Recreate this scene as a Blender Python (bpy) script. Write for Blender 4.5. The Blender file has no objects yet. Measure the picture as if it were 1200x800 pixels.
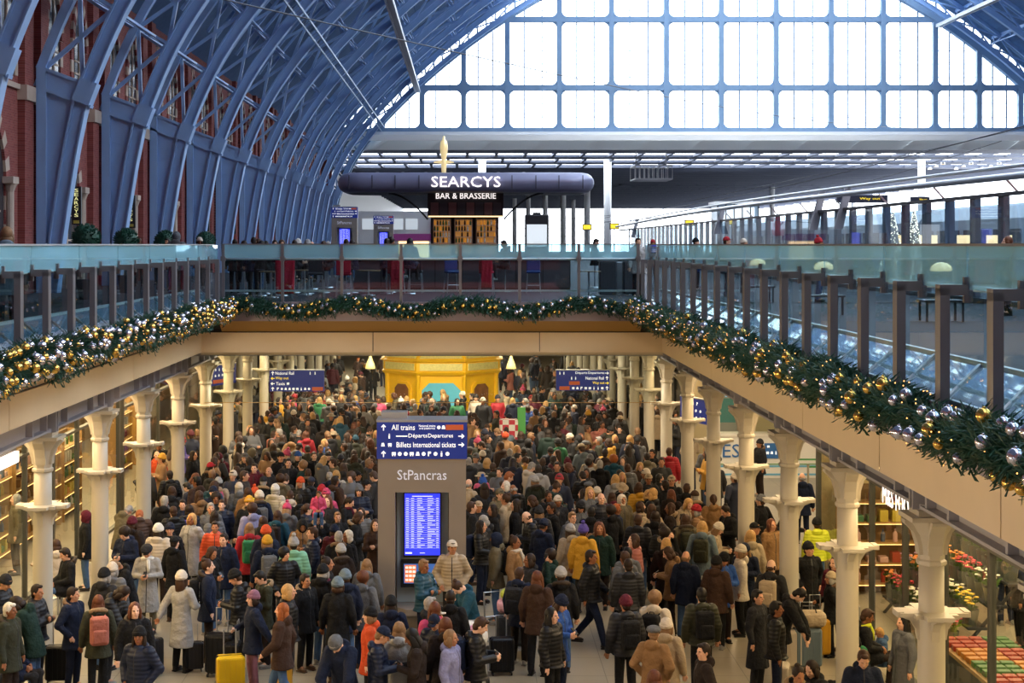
import bpy, math, random
import numpy as np
from mathutils import Matrix, Vector, noise
R = random.Random(7)
PI = math.pi
SC = bpy.context.scene
COL = SC.collection

# ------------------------------------------------------------------ camera, sky, exposure
F, CX, CY, HC = 1883.0, 546.0, 286.5, 7.4        # focal length in pixels, principal point, eye height
cam = bpy.data.cameras.new('camera'); camo = bpy.data.objects.new('camera', cam); COL.objects.link(camo)
camo.location = (0, 0, HC); camo.rotation_euler = (PI/2, 0, 0)
cam.sensor_width = 36.0; cam.lens = F/1200*36; cam.clip_end = 2000; cam.clip_start = .1
cam.shift_x = (600-CX)/1200; cam.shift_y = (CY-400)/1200
SC.camera = camo
SC.view_settings.view_transform = 'Standard'; SC.view_settings.look = 'None'
SC.view_settings.gamma = 1; SC.view_settings.use_curve_mapping = False
SC.view_settings.exposure = 0.12
SC.cycles.use_denoising = True
SC.cycles.max_bounces = 7; SC.cycles.diffuse_bounces = 3; SC.cycles.glossy_bounces = 3
SC.cycles.transparent_max_bounces = 24; SC.cycles.transmission_bounces = 4
SC.cycles.sample_clamp_indirect = 6.0
SC.cycles.caustics_reflective = False; SC.cycles.caustics_refractive = False

W = bpy.data.worlds.new('overcast_sky'); SC.world = W; W.use_nodes = True
wn = W.node_tree.nodes; wl = W.node_tree.links
bg = wn['Background']; bg.inputs[1].default_value = 6.2
tc = wn.new('ShaderNodeTexCoord'); sp = wn.new('ShaderNodeSeparateXYZ'); cr = wn.new('ShaderNodeValToRGB')
wl.new(tc.outputs['Generated'], sp.inputs[0]); wl.new(sp.outputs[2], cr.inputs[0]); wl.new(cr.outputs[0], bg.inputs[0])
cr.color_ramp.elements[0].position = 0.0; cr.color_ramp.elements[0].color = (.88, .93, 1, 1)
cr.color_ramp.elements[1].position = 0.6; cr.color_ramp.elements[1].color = (.82, .90, 1.0, 1)
LIGHT_WARM = (1.0, .70, .38)

def area(name, loc, sx, sy, power, color, rot=(0, 0, 0)):
    l = bpy.data.lights.new(name, 'AREA'); l.shape = 'RECTANGLE'; l.size = sx; l.size_y = sy
    l.energy = power; l.color = color
    o = bpy.data.objects.new(name, l); o.location = loc; o.rotation_euler = rot; COL.objects.link(o)
    return o
# ceiling lights of the undercroft aisles and of the hall below the slab
for k in range(5):
    area('aisle_light', (-8.2, 22+9*k, 4.05), .5, 7, 170, LIGHT_WARM)
    area('aisle_light', (6.75, 15+9*k, 4.05), .5, 7, 150, LIGHT_WARM)
for k in range(5):
    for x in (-4.5, 2.5):
        area('hall_light', (x, 47+11*k, 4.35), 4, 1.2, 330, (1, .84, .62))
for k in range(4):
    area('shop_light', (-11.6, 26+9*k, 4.1), 3.2, 6, 480, (1, .74, .40))
for k in range(2):
    area('shop_light', (10.4, 20+9*k, 4.1), 4, 6, 480, (1, .76, .42))
area('kiosk_fill_light', (-.9, 58.5, 4.4), 4, .5, 260, (1, .86, .6), (math.radians(55), 0, 0))  # added spot, aimed at the kiosk to brighten its front
area('ticket_hall_light', (11, 42, 4.3), 5, 12, 420, (1, .88, .66))
# added fill strips under the deck edges, aimed across to warm the opposite fascia
for k in range(4):
    area('fascia_fill_strip', (-7.2, 11+7.6*k, 4.4), .12, 2.5, 260, (1, .70, .36), (0, math.radians(-86), 0))
    area('fascia_fill_strip', (5.5, 11+7.6*k, 4.4), .12, 2.5, 140, (1, .72, .42), (0, math.radians(86), 0))

# ------------------------------------------------------------------ materials
def lin(c):
    return c/12.92 if c <= .04045 else ((c+.055)/1.055)**2.4
def hexc(h):
    return (lin(((h >> 16) & 255)/255), lin(((h >> 8) & 255)/255), lin((h & 255)/255), 1)
def mat(name, h, rough=.6, metal=0.0, var=.0, scale=4.0, bump=0.0, bscale=40.0, emit=None, estr=0.0, spec=None):
    m = bpy.data.materials.new(name); m.use_nodes = True
    n = m.node_tree.nodes; l = m.node_tree.links; b = n['Principled BSDF']
    c = hexc(h) if isinstance(h, int) else h
    b.inputs['Base Color'].default_value = c; b.inputs['Roughness'].default_value = rough
    b.inputs['Metallic'].default_value = metal
    if spec is not None: b.inputs['Specular IOR Level'].default_value = spec
    if emit is not None:
        b.inputs['Emission Color'].default_value = hexc(emit); b.inputs['Emission Strength'].default_value = estr
    if var or bump:
        t = n.new('ShaderNodeTexCoord'); nz = n.new('ShaderNodeTexNoise'); nz.inputs['Scale'].default_value = scale
        nz.inputs['Detail'].default_value = 5; l.new(t.outputs['Object'], nz.inputs['Vector'])
        if var:
            mx = n.new('ShaderNodeMixRGB'); mx.blend_type = 'MIX'
            mx.inputs[1].default_value = tuple(x*(1-var) for x in c[:3])+(1,)
            mx.inputs[2].default_value = tuple(min(1, x*(1+var)) for x in c[:3])+(1,)
            l.new(nz.outputs['Fac'], mx.inputs[0]); l.new(mx.outputs[0], b.inputs['Base Color'])
        if bump:
            n2 = n.new('ShaderNodeTexNoise'); n2.inputs['Scale'].default_value = bscale
            l.new(t.outputs['Object'], n2.inputs['Vector'])
            bp = n.new('ShaderNodeBump'); bp.inputs['Strength'].default_value = bump; bp.inputs['Distance'].default_value = .02
            l.new(n2.outputs['Fac'], bp.inputs['Height']); l.new(bp.outputs[0], b.inputs['Normal'])
    return m
def emis(name, h, s):
    return mat(name, h, .5, emit=h, estr=s)
def glass(name, tint, refl=.08, alpha_tint=.0, dif=0.0, difc=(.6, .8, .82, 1)):
    """thin sheet glass: transparent, with a fresnel reflection and (for fritted bands) a share of diffuse"""
    m = bpy.data.materials.new(name); m.use_nodes = True
    n = m.node_tree.nodes; l = m.node_tree.links; n.clear()
    out = n.new('ShaderNodeOutputMaterial'); tr = n.new('ShaderNodeBsdfTransparent'); tr.inputs[0].default_value = tint
    gl = n.new('ShaderNodeBsdfGlossy'); gl.inputs['Roughness'].default_value = .02; gl.inputs[0].default_value = (1, 1, 1, 1)
    fr = n.new('ShaderNodeFresnel'); fr.inputs[0].default_value = 1.45
    ma = n.new('ShaderNodeMath'); ma.operation = 'MULTIPLY_ADD'; ma.inputs[1].default_value = .8; ma.inputs[2].default_value = refl
    ma.use_clamp = True
    l.new(fr.outputs[0], ma.inputs[0])
    ge = n.new('ShaderNodeNewGeometry'); inv = n.new('ShaderNodeMath'); inv.operation = 'SUBTRACT'; inv.inputs[0].default_value = 1
    l.new(ge.outputs['Backfacing'], inv.inputs[1])          # the inner face of a sheet adds no second mirror
    mu = n.new('ShaderNodeMath'); mu.operation = 'MULTIPLY'; l.new(ma.outputs[0], mu.inputs[0]); l.new(inv.outputs[0], mu.inputs[1]); ma = mu
    mx = n.new('ShaderNodeMixShader'); l.new(ma.outputs[0], mx.inputs[0]); l.new(gl.outputs[0], mx.inputs[2])
    if dif:
        d = n.new('ShaderNodeBsdfDiffuse'); d.inputs[0].default_value = difc
        m2 = n.new('ShaderNodeMixShader'); m2.inputs[0].default_value = dif
        l.new(tr.outputs[0], m2.inputs[1]); l.new(d.outputs[0], m2.inputs[2]); l.new(m2.outputs[0], mx.inputs[1])
    else:
        l.new(tr.outputs[0], mx.inputs[1])
    l.new(mx.outputs[0], out.inputs[0])
    return m
def objcol(name, rough, kind='plain', metal=0.0):
    """a material whose colour is the object's own colour; fabrics get weave, quilting or strands as relief"""
    m = bpy.data.materials.new(name); m.use_nodes = True
    n = m.node_tree.nodes; l = m.node_tree.links; b = n['Principled BSDF']
    oi = n.new('ShaderNodeObjectInfo'); b.inputs['Roughness'].default_value = rough; b.inputs['Metallic'].default_value = metal; b.inputs['Specular IOR Level'].default_value = .25
    t = n.new('ShaderNodeTexCoord'); nz = n.new('ShaderNodeTexNoise'); l.new(t.outputs['Object'], nz.inputs['Vector'])
    nz.inputs['Scale'].default_value = {'plain': 14, 'puffer': 9, 'hair': 30, 'skin': 6}[kind]
    hs = n.new('ShaderNodeHueSaturation'); mr = n.new('ShaderNodeMapRange')
    lo, hi = {'plain': (.88, 1.12), 'puffer': (.85, 1.15), 'hair': (.6, 1.5), 'skin': (.92, 1.08)}[kind]
    mr.inputs[3].default_value = lo; mr.inputs[4].default_value = hi
    l.new(nz.outputs['Fac'], mr.inputs[0]); l.new(mr.outputs[0], hs.inputs['Value']); l.new(oi.outputs['Color'], hs.inputs['Color'])
    l.new(hs.outputs[0], b.inputs['Base Color'])
    bp = n.new('ShaderNodeBump'); bp.inputs['Distance'].default_value = .02
    if kind == 'puffer':
        wv = n.new('ShaderNodeTexWave'); wv.bands_direction = 'Z'; wv.inputs['Scale'].default_value = 5.0
        wv.inputs['Distortion'].default_value = 1.2; wv.inputs['Detail'].default_value = 2
        l.new(t.outputs['Object'], wv.inputs['Vector']); l.new(wv.outputs['Fac'], bp.inputs['Height']); bp.inputs['Strength'].default_value = .45
        bp.inputs['Distance'].default_value = .012
        l.new(bp.outputs[0], b.inputs['Normal'])
    elif kind == 'plain':
        n2 = n.new('ShaderNodeTexNoise'); n2.inputs['Scale'].default_value = 9; n2.inputs['Detail'].default_value = 3
        l.new(t.outputs['Object'], n2.inputs['Vector']); l.new(n2.outputs['Fac'], bp.inputs['Height']); bp.inputs['Strength'].default_value = .9
        bp.inputs['Distance'].default_value = .05
        l.new(bp.outputs[0], b.inputs['Normal'])
    return m

def brick_mat():
    m = bpy.data.materials.new('red_brick'); m.use_nodes = True
    n = m.node_tree.nodes; l = m.node_tree.links; b = n['Principled BSDF']; b.inputs['Roughness'].default_value = .85
    t = n.new('ShaderNodeTexCoord'); mp = n.new('ShaderNodeMapping'); mp.inputs['Rotation'].default_value = (0, PI/2, PI/2)
    sx = n.new('ShaderNodeSeparateXYZ'); cx = n.new('ShaderNodeCombineXYZ')
    l.new(t.outputs['Object'], sx.inputs[0]); l.new(sx.outputs[1], cx.inputs[0]); l.new(sx.outputs[2], cx.inputs[1])
    br = n.new('ShaderNodeTexBrick'); br.inputs['Scale'].default_value = 3.4
    br.inputs['Color1'].default_value = hexc(0x7a3a36); br.inputs['Color2'].default_value = hexc(0x8e4a44)
    br.inputs['Mortar'].default_value = hexc(0x8d6a62); br.inputs['Mortar Size'].default_value = .014
    br.inputs['Row Height'].default_value = .25; br.inputs['Brick Width'].default_value = .75
    l.new(cx.outputs[0], br.inputs['Vector'])
    l.new(br.outputs['Color'], b.inputs['Base Color'])
    return m
def floor_mat():
    m = bpy.data.materials.new('terrazzo'); m.use_nodes = True
    n = m.node_tree.nodes; l = m.node_tree.links; b = n['Principled BSDF']; b.inputs['Roughness'].default_value = .28
    t = n.new('ShaderNodeTexCoord'); nz = n.new('ShaderNodeTexNoise'); nz.inputs['Scale'].default_value = .7; nz.inputs['Detail'].default_value = 6
    l.new(t.outputs['Object'], nz.inputs['Vector'])
    cr = n.new('ShaderNodeValToRGB'); cr.color_ramp.elements[0].color = hexc(0x8c8372); cr.color_ramp.elements[1].color = hexc(0xa89f8c)
    l.new(nz.outputs['Fac'], cr.inputs[0])
    br = n.new('ShaderNodeTexBrick'); br.offset = 0; br.inputs['Scale'].default_value = 1.0
    br.inputs['Brick Width'].default_value = 1.2; br.inputs['Row Height'].default_value = 1.2; br.inputs['Mortar Size'].default_value = .008
    br.inputs['Mortar'].default_value = (.45, .45, .45, 1); br.inputs['Color1'].default_value = (1, 1, 1, 1); br.inputs['Color2'].default_value = (.94, .94, .94, 1)
    l.new(t.outputs['Object'], br.inputs['Vector'])
    mx = n.new('ShaderNodeMixRGB'); mx.blend_type = 'MULTIPLY'; mx.inputs[0].default_value = 1
    l.new(cr.outputs[0], mx.inputs[1]); l.new(br.outputs['Color'], mx.inputs[2]); l.new(mx.outputs[0], b.inputs['Base Color'])
    return m

M = {}
M['brick'] = brick_mat(); M['floor'] = floor_mat()
M['rib'] = mat('blue_iron', 0x8aafdc, .5, var=.12, scale=1.5)
M['skin_roof'] = mat('slate_blue_boarding', 0x56769c, .8, var=.2, scale=2)
M['gable'] = mat('gable_iron', 0x7f9cb8, .55)
M['stone'] = mat('pale_stone', 0xb8a797, .8, var=.15, scale=3)
M['recess'] = mat('dark_recess', 0x2c2226, .8)
M['pane_dark'] = mat('dark_window_glass', 0x1d2126, .15)
M['cream'] = mat('cream_column_paint', 0xbeb7a6, .42, var=.04, scale=2)
M['fascia'] = mat('beige_fascia_panel', 0xdccaa8, .35, var=.10, scale=.9)
M['ledge'] = mat('grey_ledge_metal', 0x8b8490, .4, .3, var=.05)
M['gold'] = mat('brass_strip', 0xb08d52, .35, .3)
M['girder'] = mat('grey_girder_paint', 0x9a9aa2, .5, var=.06)
M['soffit'] = mat('soffit_panel', 0xc9bda6, .7)
M['post'] = mat('bronze_grey_metal', 0x6c6b70, .42, .3)
M['steel'] = mat('brushed_steel', 0xb9bcbf, .3, .8)
M['white'] = mat('white_paint', 0xdfe0e0, .5)
M['black'] = mat('black_paint', 0x121317, .45)
M['dark'] = mat('dark_grey_panel', 0x32343a, .4)
M['deck'] = mat('deck_paving', 0x35353b, .65, var=.12, scale=1.2, spec=.15)
M['glass'] = glass('clear_balustrade_glass', (.66, .78, .82, 1), .03)
M['band'] = glass('fritted_glass_band', (.70, .90, .97, 1), .06, dif=.36, difc=(.42, .80, .95, 1))
M['shopglass'] = glass('shopfront_glass', (.95, .98, .95, 1), .0)
M['screen_glass'] = glass('screen_glass', (.80, .90, .95, 1), .06, dif=.12, difc=(.55, .70, .80, 1))
M['gableglass'] = glass('gable_glass', (.97, .99, 1, 1), .02)
M['totem'] = mat('totem_bronze_metal', 0x8c8278, .45, .15, var=.05)
M['signblue'] = mat('sign_blue', 0x1c2f7e, .35, emit=0x1c3088, estr=.25)
M['signwhite'] = emis('sign_white', 0xf4f4ee, .75)
M['signyellow'] = emis('sign_yellow', 0xf0d030, .8)
M['signorange'] = mat('sign_orange', 0xb4532c, .5, emit=0xb4532c, estr=.3)
M['lcd'] = emis('display_blue', 0x2a35d8, 1.2)
M['lcdtext'] = emis('display_text', 0xcfd4ff, 1.1)
M['lcddark'] = mat('display_dark_row', 0x14186a, .4)
M['cloth'] = objcol('woven_cloth', .85); M['puffer'] = objcol('quilted_nylon', .5, 'puffer')
M['hair'] = objcol('hair', .55, 'hair'); M['skin'] = objcol('skin', .5, 'skin')
M['shell'] = objcol('hard_shell', .35, 'skin')
M['eye'] = mat('eye', 0x1c1512, .3); M['lip'] = mat('lips', 0x8a4640, .5)
M['zip'] = mat('zip', 0x202024, .4)
M['pine'] = mat('pine_needles', 0x164636, .6, var=.4, scale=9)
M['gbauble'] = mat('gold_bauble', 0xd9b25a, .22, .9)
M['sbauble'] = mat('silver_bauble', 0xc9c9d6, .2, .9)
M['fairy'] = emis('fairy_light', 0xffb060, 3.2)
M['lamp'] = emis('lamp_glow', 0xffd9a0, 1.6)
M['tube'] = emis('light_strip', 0xfff4de, 3.0)
M['letters'] = emis('white_lit_letters', 0xfff4f0, 1.2)

# ------------------------------------------------------------------ mesh builder
class MB:
    def __init__(s): s.v = []; s.f = []; s.m = []; s.mi = 0
    def add(s, vs, fs, mi=None):
        b = len(s.v); s.v += [tuple(v) for v in vs]; s.f += [tuple(b+i for i in f) for f in fs]
        s.m += [s.mi if mi is None else mi]*len(fs); return s
    def box(s, x0, x1, y0, y1, z0, z1, mi=None):
        vs = [(x0,y0,z0),(x1,y0,z0),(x1,y1,z0),(x0,y1,z0),(x0,y0,z1),(x1,y0,z1),(x1,y1,z1),(x0,y1,z1)]
        return s.add(vs, [(0,3,2,1),(4,5,6,7),(0,1,5,4),(1,2,6,5),(2,3,7,6),(3,0,4,7)], mi)
    def rbox(s, x0, x1, y0, y1, z0, z1, r, mi=None, n=3):
        """box with rounded vertical edges and chamfered top and bottom"""
        r = min(r, (x1-x0)/2.01, (y1-y0)/2.01, (z1-z0)/2.01)
        def ring(z, ins):
            o = []
            for cx_, cy_, a0 in ((x1-r, y1-r, 0), (x0+r, y1-r, 90), (x0+r, y0+r, 180), (x1-r, y0+r, 270)):
                for k in range(n+1):
                    a = math.radians(a0+90*k/n); q = r-ins
                    o.append((cx_+q*math.cos(a), cy_+q*math.sin(a), z))
            return o
        rs = [ring(z0, r*.8), ring(z0+r*.5, r*.15), ring(z0+r, 0), ring(z1-r, 0), ring(z1-r*.5, r*.15), ring(z1, r*.8)]
        k = len(rs[0]); vs = [p for q in rs for p in q]; fs = []
        for i in range(len(rs)-1):
            for j in range(k): fs.append((i*k+j, i*k+(j+1) % k, (i+1)*k+(j+1) % k, (i+1)*k+j))
        fs.append(tuple(range(k-1, -1, -1))); fs.append(tuple((len(rs)-1)*k+j for j in range(k)))
        return s.add(vs, fs, mi)
    def bar(s, a, b, w, h, up=(0, 0, 1), mi=None):
        a, b, up = Vector(a), Vector(b), Vector(up); d = (b-a).normalized()
        x = d.cross(up)
        if x.length < 1e-4: x = d.cross(Vector((1, 0, 0)))
        x.normalize(); y = x.cross(d)
        vs = [p+x*sx*w/2+y*sy*h/2 for p in (a, b) for sx, sy in ((-1,-1),(1,-1),(1,1),(-1,1))]
        return s.add(vs, [(0,1,2,3),(7,6,5,4),(0,4,5,1),(1,5,6,2),(2,6,7,3),(3,7,4,0)], mi)
    def tube(s, pts, rad, n=8, mi=None, closed=False, sy=1.0):
        pts = [Vector(p) for p in pts]; rad = rad if isinstance(rad, (list, tuple)) else [rad]*len(pts)
        vs = []; fs = []; up = Vector((0, 0, 1)); px = None
        for i, p in enumerate(pts):
            d = (pts[min(i+1, len(pts)-1)]-pts[max(i-1, 0)]).normalized()
            if px is None:
                px = d.cross(up)
                if px.length < .1: px = d.cross(Vector((0, 1, 0)))
            else: px = px - d*px.dot(d)
            px.normalize(); py = px.cross(d)
            for k in range(n):
                a = 2*PI*k/n; vs.append(p+px*math.cos(a)*rad[i]+py*math.sin(a)*rad[i]*sy)
        for i in range(len(pts)-1):
            for k in range(n): fs.append((i*n+k, i*n+(k+1) % n, (i+1)*n+(k+1) % n, (i+1)*n+k))
        fs.append(tuple(range(n-1, -1, -1))); fs.append(tuple((len(pts)-1)*n+k for k in range(n)))
        return s.add(vs, fs, mi)
    def lathe(s, prof, n=20, c=(0, 0, 0), mi=None, sx=1.0, sy=1.0, cap=True, rot=0):
        vs = []; fs = []
        for r, z in prof:
            for k in range(n):
                a = 2*PI*k/n+rot; vs.append((c[0]+r*math.cos(a)*sx, c[1]+r*math.sin(a)*sy, c[2]+z))
        for i in range(len(prof)-1):
            for k in range(n): fs.append((i*n+k, i*n+(k+1) % n, (i+1)*n+(k+1) % n, (i+1)*n+k))
        if cap:
            fs.append(tuple(range(n-1, -1, -1))); fs.append(tuple((len(prof)-1)*n+k for k in range(n)))
        return s.add(vs, fs, mi)
    def ell(s, c, r, nu=14, nv=9, mi=None, mx=None, f=None):
        if not isinstance(r, (tuple, list)): r = (r, r, r)
        vs = [(0, 0, -1)]; fs = []
        for i in range(1, nv):
            t = -PI/2+PI*i/nv
            for k in range(nu):
                a = 2*PI*k/nu; vs.append((math.cos(t)*math.cos(a), math.cos(t)*math.sin(a), math.sin(t)))
        vs.append((0, 0, 1)); e = len(vs)-1
        for k in range(nu):
            fs.append((0, 1+(k+1) % nu, 1+k)); fs.append((e, 1+(nv-2)*nu+k, 1+(nv-2)*nu+(k+1) % nu))
        for i in range(nv-2):
            for k in range(nu): fs.append((1+i*nu+k, 1+i*nu+(k+1) % nu, 1+(i+1)*nu+(k+1) % nu, 1+(i+1)*nu+k))
        vs = [Vector((x*r[0], y*r[1], z*r[2])) for x, y, z in vs]
        if f: vs = [f(v) for v in vs]
        if mx is not None: vs = [mx @ v for v in vs]
        return s.add([v+Vector(c) for v in vs], fs, mi)
    def prism(s, poly, axis, a, b, mi=None):
        """extrude a polygon given as (u,w) pairs along axis: 'Y' -> (x,z), 'X' -> (y,z), 'Z' -> (x,y)"""
        f = {'Y': lambda u, w, t: (u, t, w), 'X': lambda u, w, t: (t, u, w), 'Z': lambda u, w, t: (u, w, t)}[axis]
        n = len(poly); vs = [f(u, w, a) for u, w in poly]+[f(u, w, b) for u, w in poly]
        fs = [tuple(range(n)), tuple(range(2*n-1, n-1, -1))]
        for i in range(n): fs.append((i, n+i, n+(i+1) % n, (i+1) % n))
        return s.add(vs, fs, mi)
    def mesh(s, name, mats, smooth=False):
        me = bpy.data.meshes.new(name); me.from_pydata(s.v, [], s.f)
        for m in (mats if isinstance(mats, (list, tuple)) else [mats]): me.materials.append(m)
        if any(s.m): me.polygons.foreach_set('material_index', s.m)
        if smooth: me.polygons.foreach_set('use_smooth', [True]*len(s.f))
        me.update(); return me
    def obj(s, name, mats, parent=None, smooth=False, loc=None, **kw):
        o = bpy.data.objects.new(name, s.mesh(name, mats, smooth)); COL.objects.link(o)
        if parent is not None: o.parent = parent
        if loc is not None: o.location = loc
        tagp(o, **kw); return o
def fixn(o):
    import bmesh
    b = bmesh.new(); b.from_mesh(o.data); bmesh.ops.recalc_face_normals(b, faces=b.faces); b.to_mesh(o.data); b.free(); return o
def tagp(o, label=None, cat=None, group=None, kind=None, color=None):
    if label: o['label'] = label
    if cat: o['category'] = cat
    if group: o['group'] = group
    if kind: o['kind'] = kind
    if color is not None: o.color = color
    return o
def empty(name, loc=(0, 0, 0), rz=0, **kw):
    o = bpy.data.objects.new(name, None); COL.objects.link(o); o.location = loc; o.rotation_euler = (0, 0, rz)
    o.empty_display_size = .2; return tagp(o, **kw)
def mobj(name, me, parent=None, loc=None, rz=None, **kw):
    o = bpy.data.objects.new(name, me); COL.objects.link(o)
    if parent is not None: o.parent = parent
    if loc is not None: o.location = loc
    if rz is not None: o.rotation_euler = (0, 0, rz)
    return tagp(o, **kw)
def copy_tree(o, parent=None):
    c = o.copy(); COL.objects.link(c)
    if parent is not None: c.parent = parent
    for ch in list(o.children): copy_tree(ch, c)
    return c
def px(x, y, Y):
    return Vector(((x-CX)*Y/F, Y, HC-(y-CY)*Y/F))
def text_mesh(s, w=None, h=None, depth=.02, mt=None, name='lettering'):
    """lettering as a mesh in the XZ plane, centred, facing -Y, fitted to width w and/or height h"""
    cu = bpy.data.curves.new('t', 'FONT'); cu.body = s; cu.resolution_u = 2
    o = bpy.data.objects.new('t', cu); COL.objects.link(o)
    dg = bpy.context.evaluated_depsgraph_get(); me = bpy.data.meshes.new_from_object(o.evaluated_get(dg))
    bpy.data.objects.remove(o)
    co = np.array([v.co[:] for v in me.vertices]); fs = [tuple(p.vertices) for p in me.polygons]
    lo, hi = co.min(0), co.max(0); c = (lo+hi)/2; sz = hi-lo
    kx = w/sz[0] if w else h/sz[1]; kz = h/sz[1] if h else kx
    n = len(co); b = MB()
    vs = [((p[0]-c[0])*kx, 0, (p[1]-c[1])*kz) for p in co]
    # boundary edges for the sides
    from collections import Counter
    ec = Counter(); dr = {}
    for f in fs:
        for i in range(len(f)):
            a, d = f[i], f[(i+1) % len(f)]; k = (min(a, d), max(a, d)); ec[k] += 1; dr[k] = (a, d)
    vs2 = vs+[(x, depth, z) for x, y, z in vs]
    allf = list(fs)+[tuple(n+i for i in reversed(f)) for f in fs]
    for k, c_ in ec.items():
        if c_ == 1:
            a, d = dr[k]; allf.append((d, a, n+a, n+d))
    b.add(vs2, allf)
    m = b.mesh(name, mt or M['letters']); return m
# ------------------------------------------------------------------ setting: floor, decks, beams, columns
XL, XR, YE, ZD = -6.2, 4.4, 41.0, 5.9        # edges of the opening in the deck, deck level
FL, FR, FE = -6.86, 5.1, 41.5                # faces of the beige fascia below
WX = -13.6                                   # inner face of the brick wall
def st(b, name, mats, parent=None, **kw):
    return fixn(b.obj(name, mats, parent, kind='structure' if parent is None else None, **kw))
st(MB().box(-22, 30, 4, 118, -.3, 0), 'floor', M['floor'])
# upper deck: three slabs round the opening, their edge stepped as the photo shows
st(MB().prism([(XL, ZD), (XL, 5.47), (FL-.03, 5.2), (FL-.03, 4.64), (-22, 4.64), (-22, ZD)], 'Y', 2, FE+.05), 'deck_slab_west', M['deck'])
st(MB().prism([(XR, ZD), (XR, 5.47), (FR+.03, 5.2), (FR+.03, 4.64), (63, 4.64), (63, ZD)], 'Y', 2, FE+.05), 'deck_slab_east', M['deck'])
st(MB().prism([(YE, ZD), (YE, 5.47), (FE+.03, 5.2), (FE+.03, 4.64), (153, 4.64), (153, ZD)], 'X', -22, 63), 'deck_slab_north', M['deck'])
st(MB().box(-22, 63, 151, 420, 4.9, 5.6), 'deck_slab_platforms', M['deck'])
st(MB().box(-13.6, 30, -14, 2, 5.5, ZD), 'deck_slab_south', M['deck'])
# grey ledge, brass strip and beige fascia panels of each side
def edge(name, x, fx, y0, y1, sgn, seams):
    e = empty('trim_'+name, kind='structure')
    MB().box(min(x, x-sgn*.05), max(x, x-sgn*.05), y0, y1, 5.45, ZD+.04).obj('ledge_panel', M['ledge'], e)
    b = MB().prism([(x-sgn*.05, 5.45), (fx-sgn*.06, 5.18), (fx-sgn*.03, 5.16), (x, 5.44)], 'Y', y0, y1); fixn(b.obj('brass_strip', M['gold'], e))
    MB().box(min(fx, fx+sgn*.03), max(fx, fx+sgn*.03), y0, y1, 5.12, 5.17).obj('shadow_gap', M['black'], e)
    ys = [y0]+seams+[y1]
    for a, c in zip(ys, ys[1:]):
        MB().box(min(fx, fx-sgn*.04), max(fx, fx-sgn*.04), a+.015, c-.015, 4.62, 5.13).obj('fascia_panel', M['fascia'], e)
edge('west', XL, FL, 4, FE, -1, [15.06, 24.0, 32.95])
edge('east', XR, FR, 4, FE, 1, [10.7, 15.2, 19.67, 24.14, 33.1])
e = empty('trim_north', kind='structure')
MB().box(XL, XR, YE-.05, YE, 5.45, ZD+.04).obj('ledge_panel', M['ledge'], e)
fixn(MB().prism([(YE-.05, 5.45), (FE-.06, 5.18), (FE-.03, 5.16), (YE, 5.44)], 'X', XL-.1, XR+.1).obj('brass_strip', M['gold'], e))
MB().box(FL, FR, FE, FE+.03, 5.12, 5.17).obj('shadow_gap', M['black'], e)
for a, c in ((FL, -2.4), (-2.4, 1.9), (1.9, FR)):
    MB().box(a+.01, c-.01, FE-.04, FE, 4.62, 5.13).obj('fascia_panel', M['fascia'], e)
# corner piers of the ledge
for x in (XL, XR):
    MB().box(x-.06, x+.06, YE-.08, YE+.02, 5.42, ZD+.02).obj('corner_post', M['dark'], e)
# soffits of the aisles
st(MB().box(-22, -7.75, 2, 118, 4.45, 4.63), 'ceiling_west_aisle', M['soffit'])
st(MB().box(6.1, 30, 2, 118, 4.45, 4.63), 'ceiling_east_aisle', M['soffit'])
st(MB().box(FL, FR, FE+.1, 118, 4.55, 4.63), 'ceiling_hall', M['soffit'])
# girders over the columns
def girder(name, x, y0, y1, first):
    g = empty('beam_'+name, kind='structure'); s = 1 if x < 0 else -1
    MB().box(x-.03, x+.03, y0, y1, 4.1, 4.64).box(x-.17, x+.17, y0, y1, 4.08, 4.12).box(x-.17, x+.17, y0, y1, 4.60, 4.64).obj('girder', M['girder'], g)
    b = MB(); y = first
    while y < y1:
        for d in (-1.2, -.28, .28, 1.2):
            b.box(x-.15, x+.15, y+d-.04, y+d+.04, 4.11, 4.61)
        y += 4.47
    b.obj('stiffener', M['girder'], g)
YLC, YRC = 28.6-4.47*5, 20.3-4.47*3
girder('west', -7.53, 2, 118, YLC); girder('east', 5.88, 2, 118, YRC)
g = empty('beam_cross', kind='structure')
for k in range(17):
    y = 42.0+4.47*k
    MB().box(-7.5, 5.85, y-.12, y+.12, 4.50, 4.58).obj('cross_girder', M['girder'], g)

# cast-iron columns
def lobed(prof, n, mi=0):
    pass
cb = {}
cb['shaft'] = MB().lathe([(.235, 0), (.235, .12), (.19, .2), (.175, .35), (.17, 2.5), (.172, 2.72), (.158, 2.80), (.155, 3.36)], 24).mesh('shaft', M['cream'], True)
b = MB()
b.lathe([(.175, 3.36), (.19, 3.38), (.19, 3.42), (.165, 3.44), (.172, 3.6), (.20, 3.75), (.27, 3.88), (.30, 3.93)], 8, rot=PI/8)
for a in range(4):                                     # curved brackets of the capital
    c, s_ = math.cos(a*PI/2), math.sin(a*PI/2)
    pr = [(.12, 3.5), (.175, 3.5), (.19, 3.62), (.24, 3.78), (.36, 3.90), (.36, 3.94), (.12, 3.94)]
    n = len(pr)
    vs = [(u*c-t*s_, u*s_+t*c, w) for t in (-.09, .09) for u, w in pr]
    b.add(vs, [tuple(range(n)), tuple(range(2*n-1, n-1, -1))]+[(i, n+i, n+(i+1) % n, (i+1) % n) for i in range(n)])
b.box(-.33, .33, -.33, .33, 3.94, 4.0); b.box(-.22, .22, -.22, .22, 4.0, 4.07)
cb['capital'] = b.mesh('capital', M['cream'])
b = MB()
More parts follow.
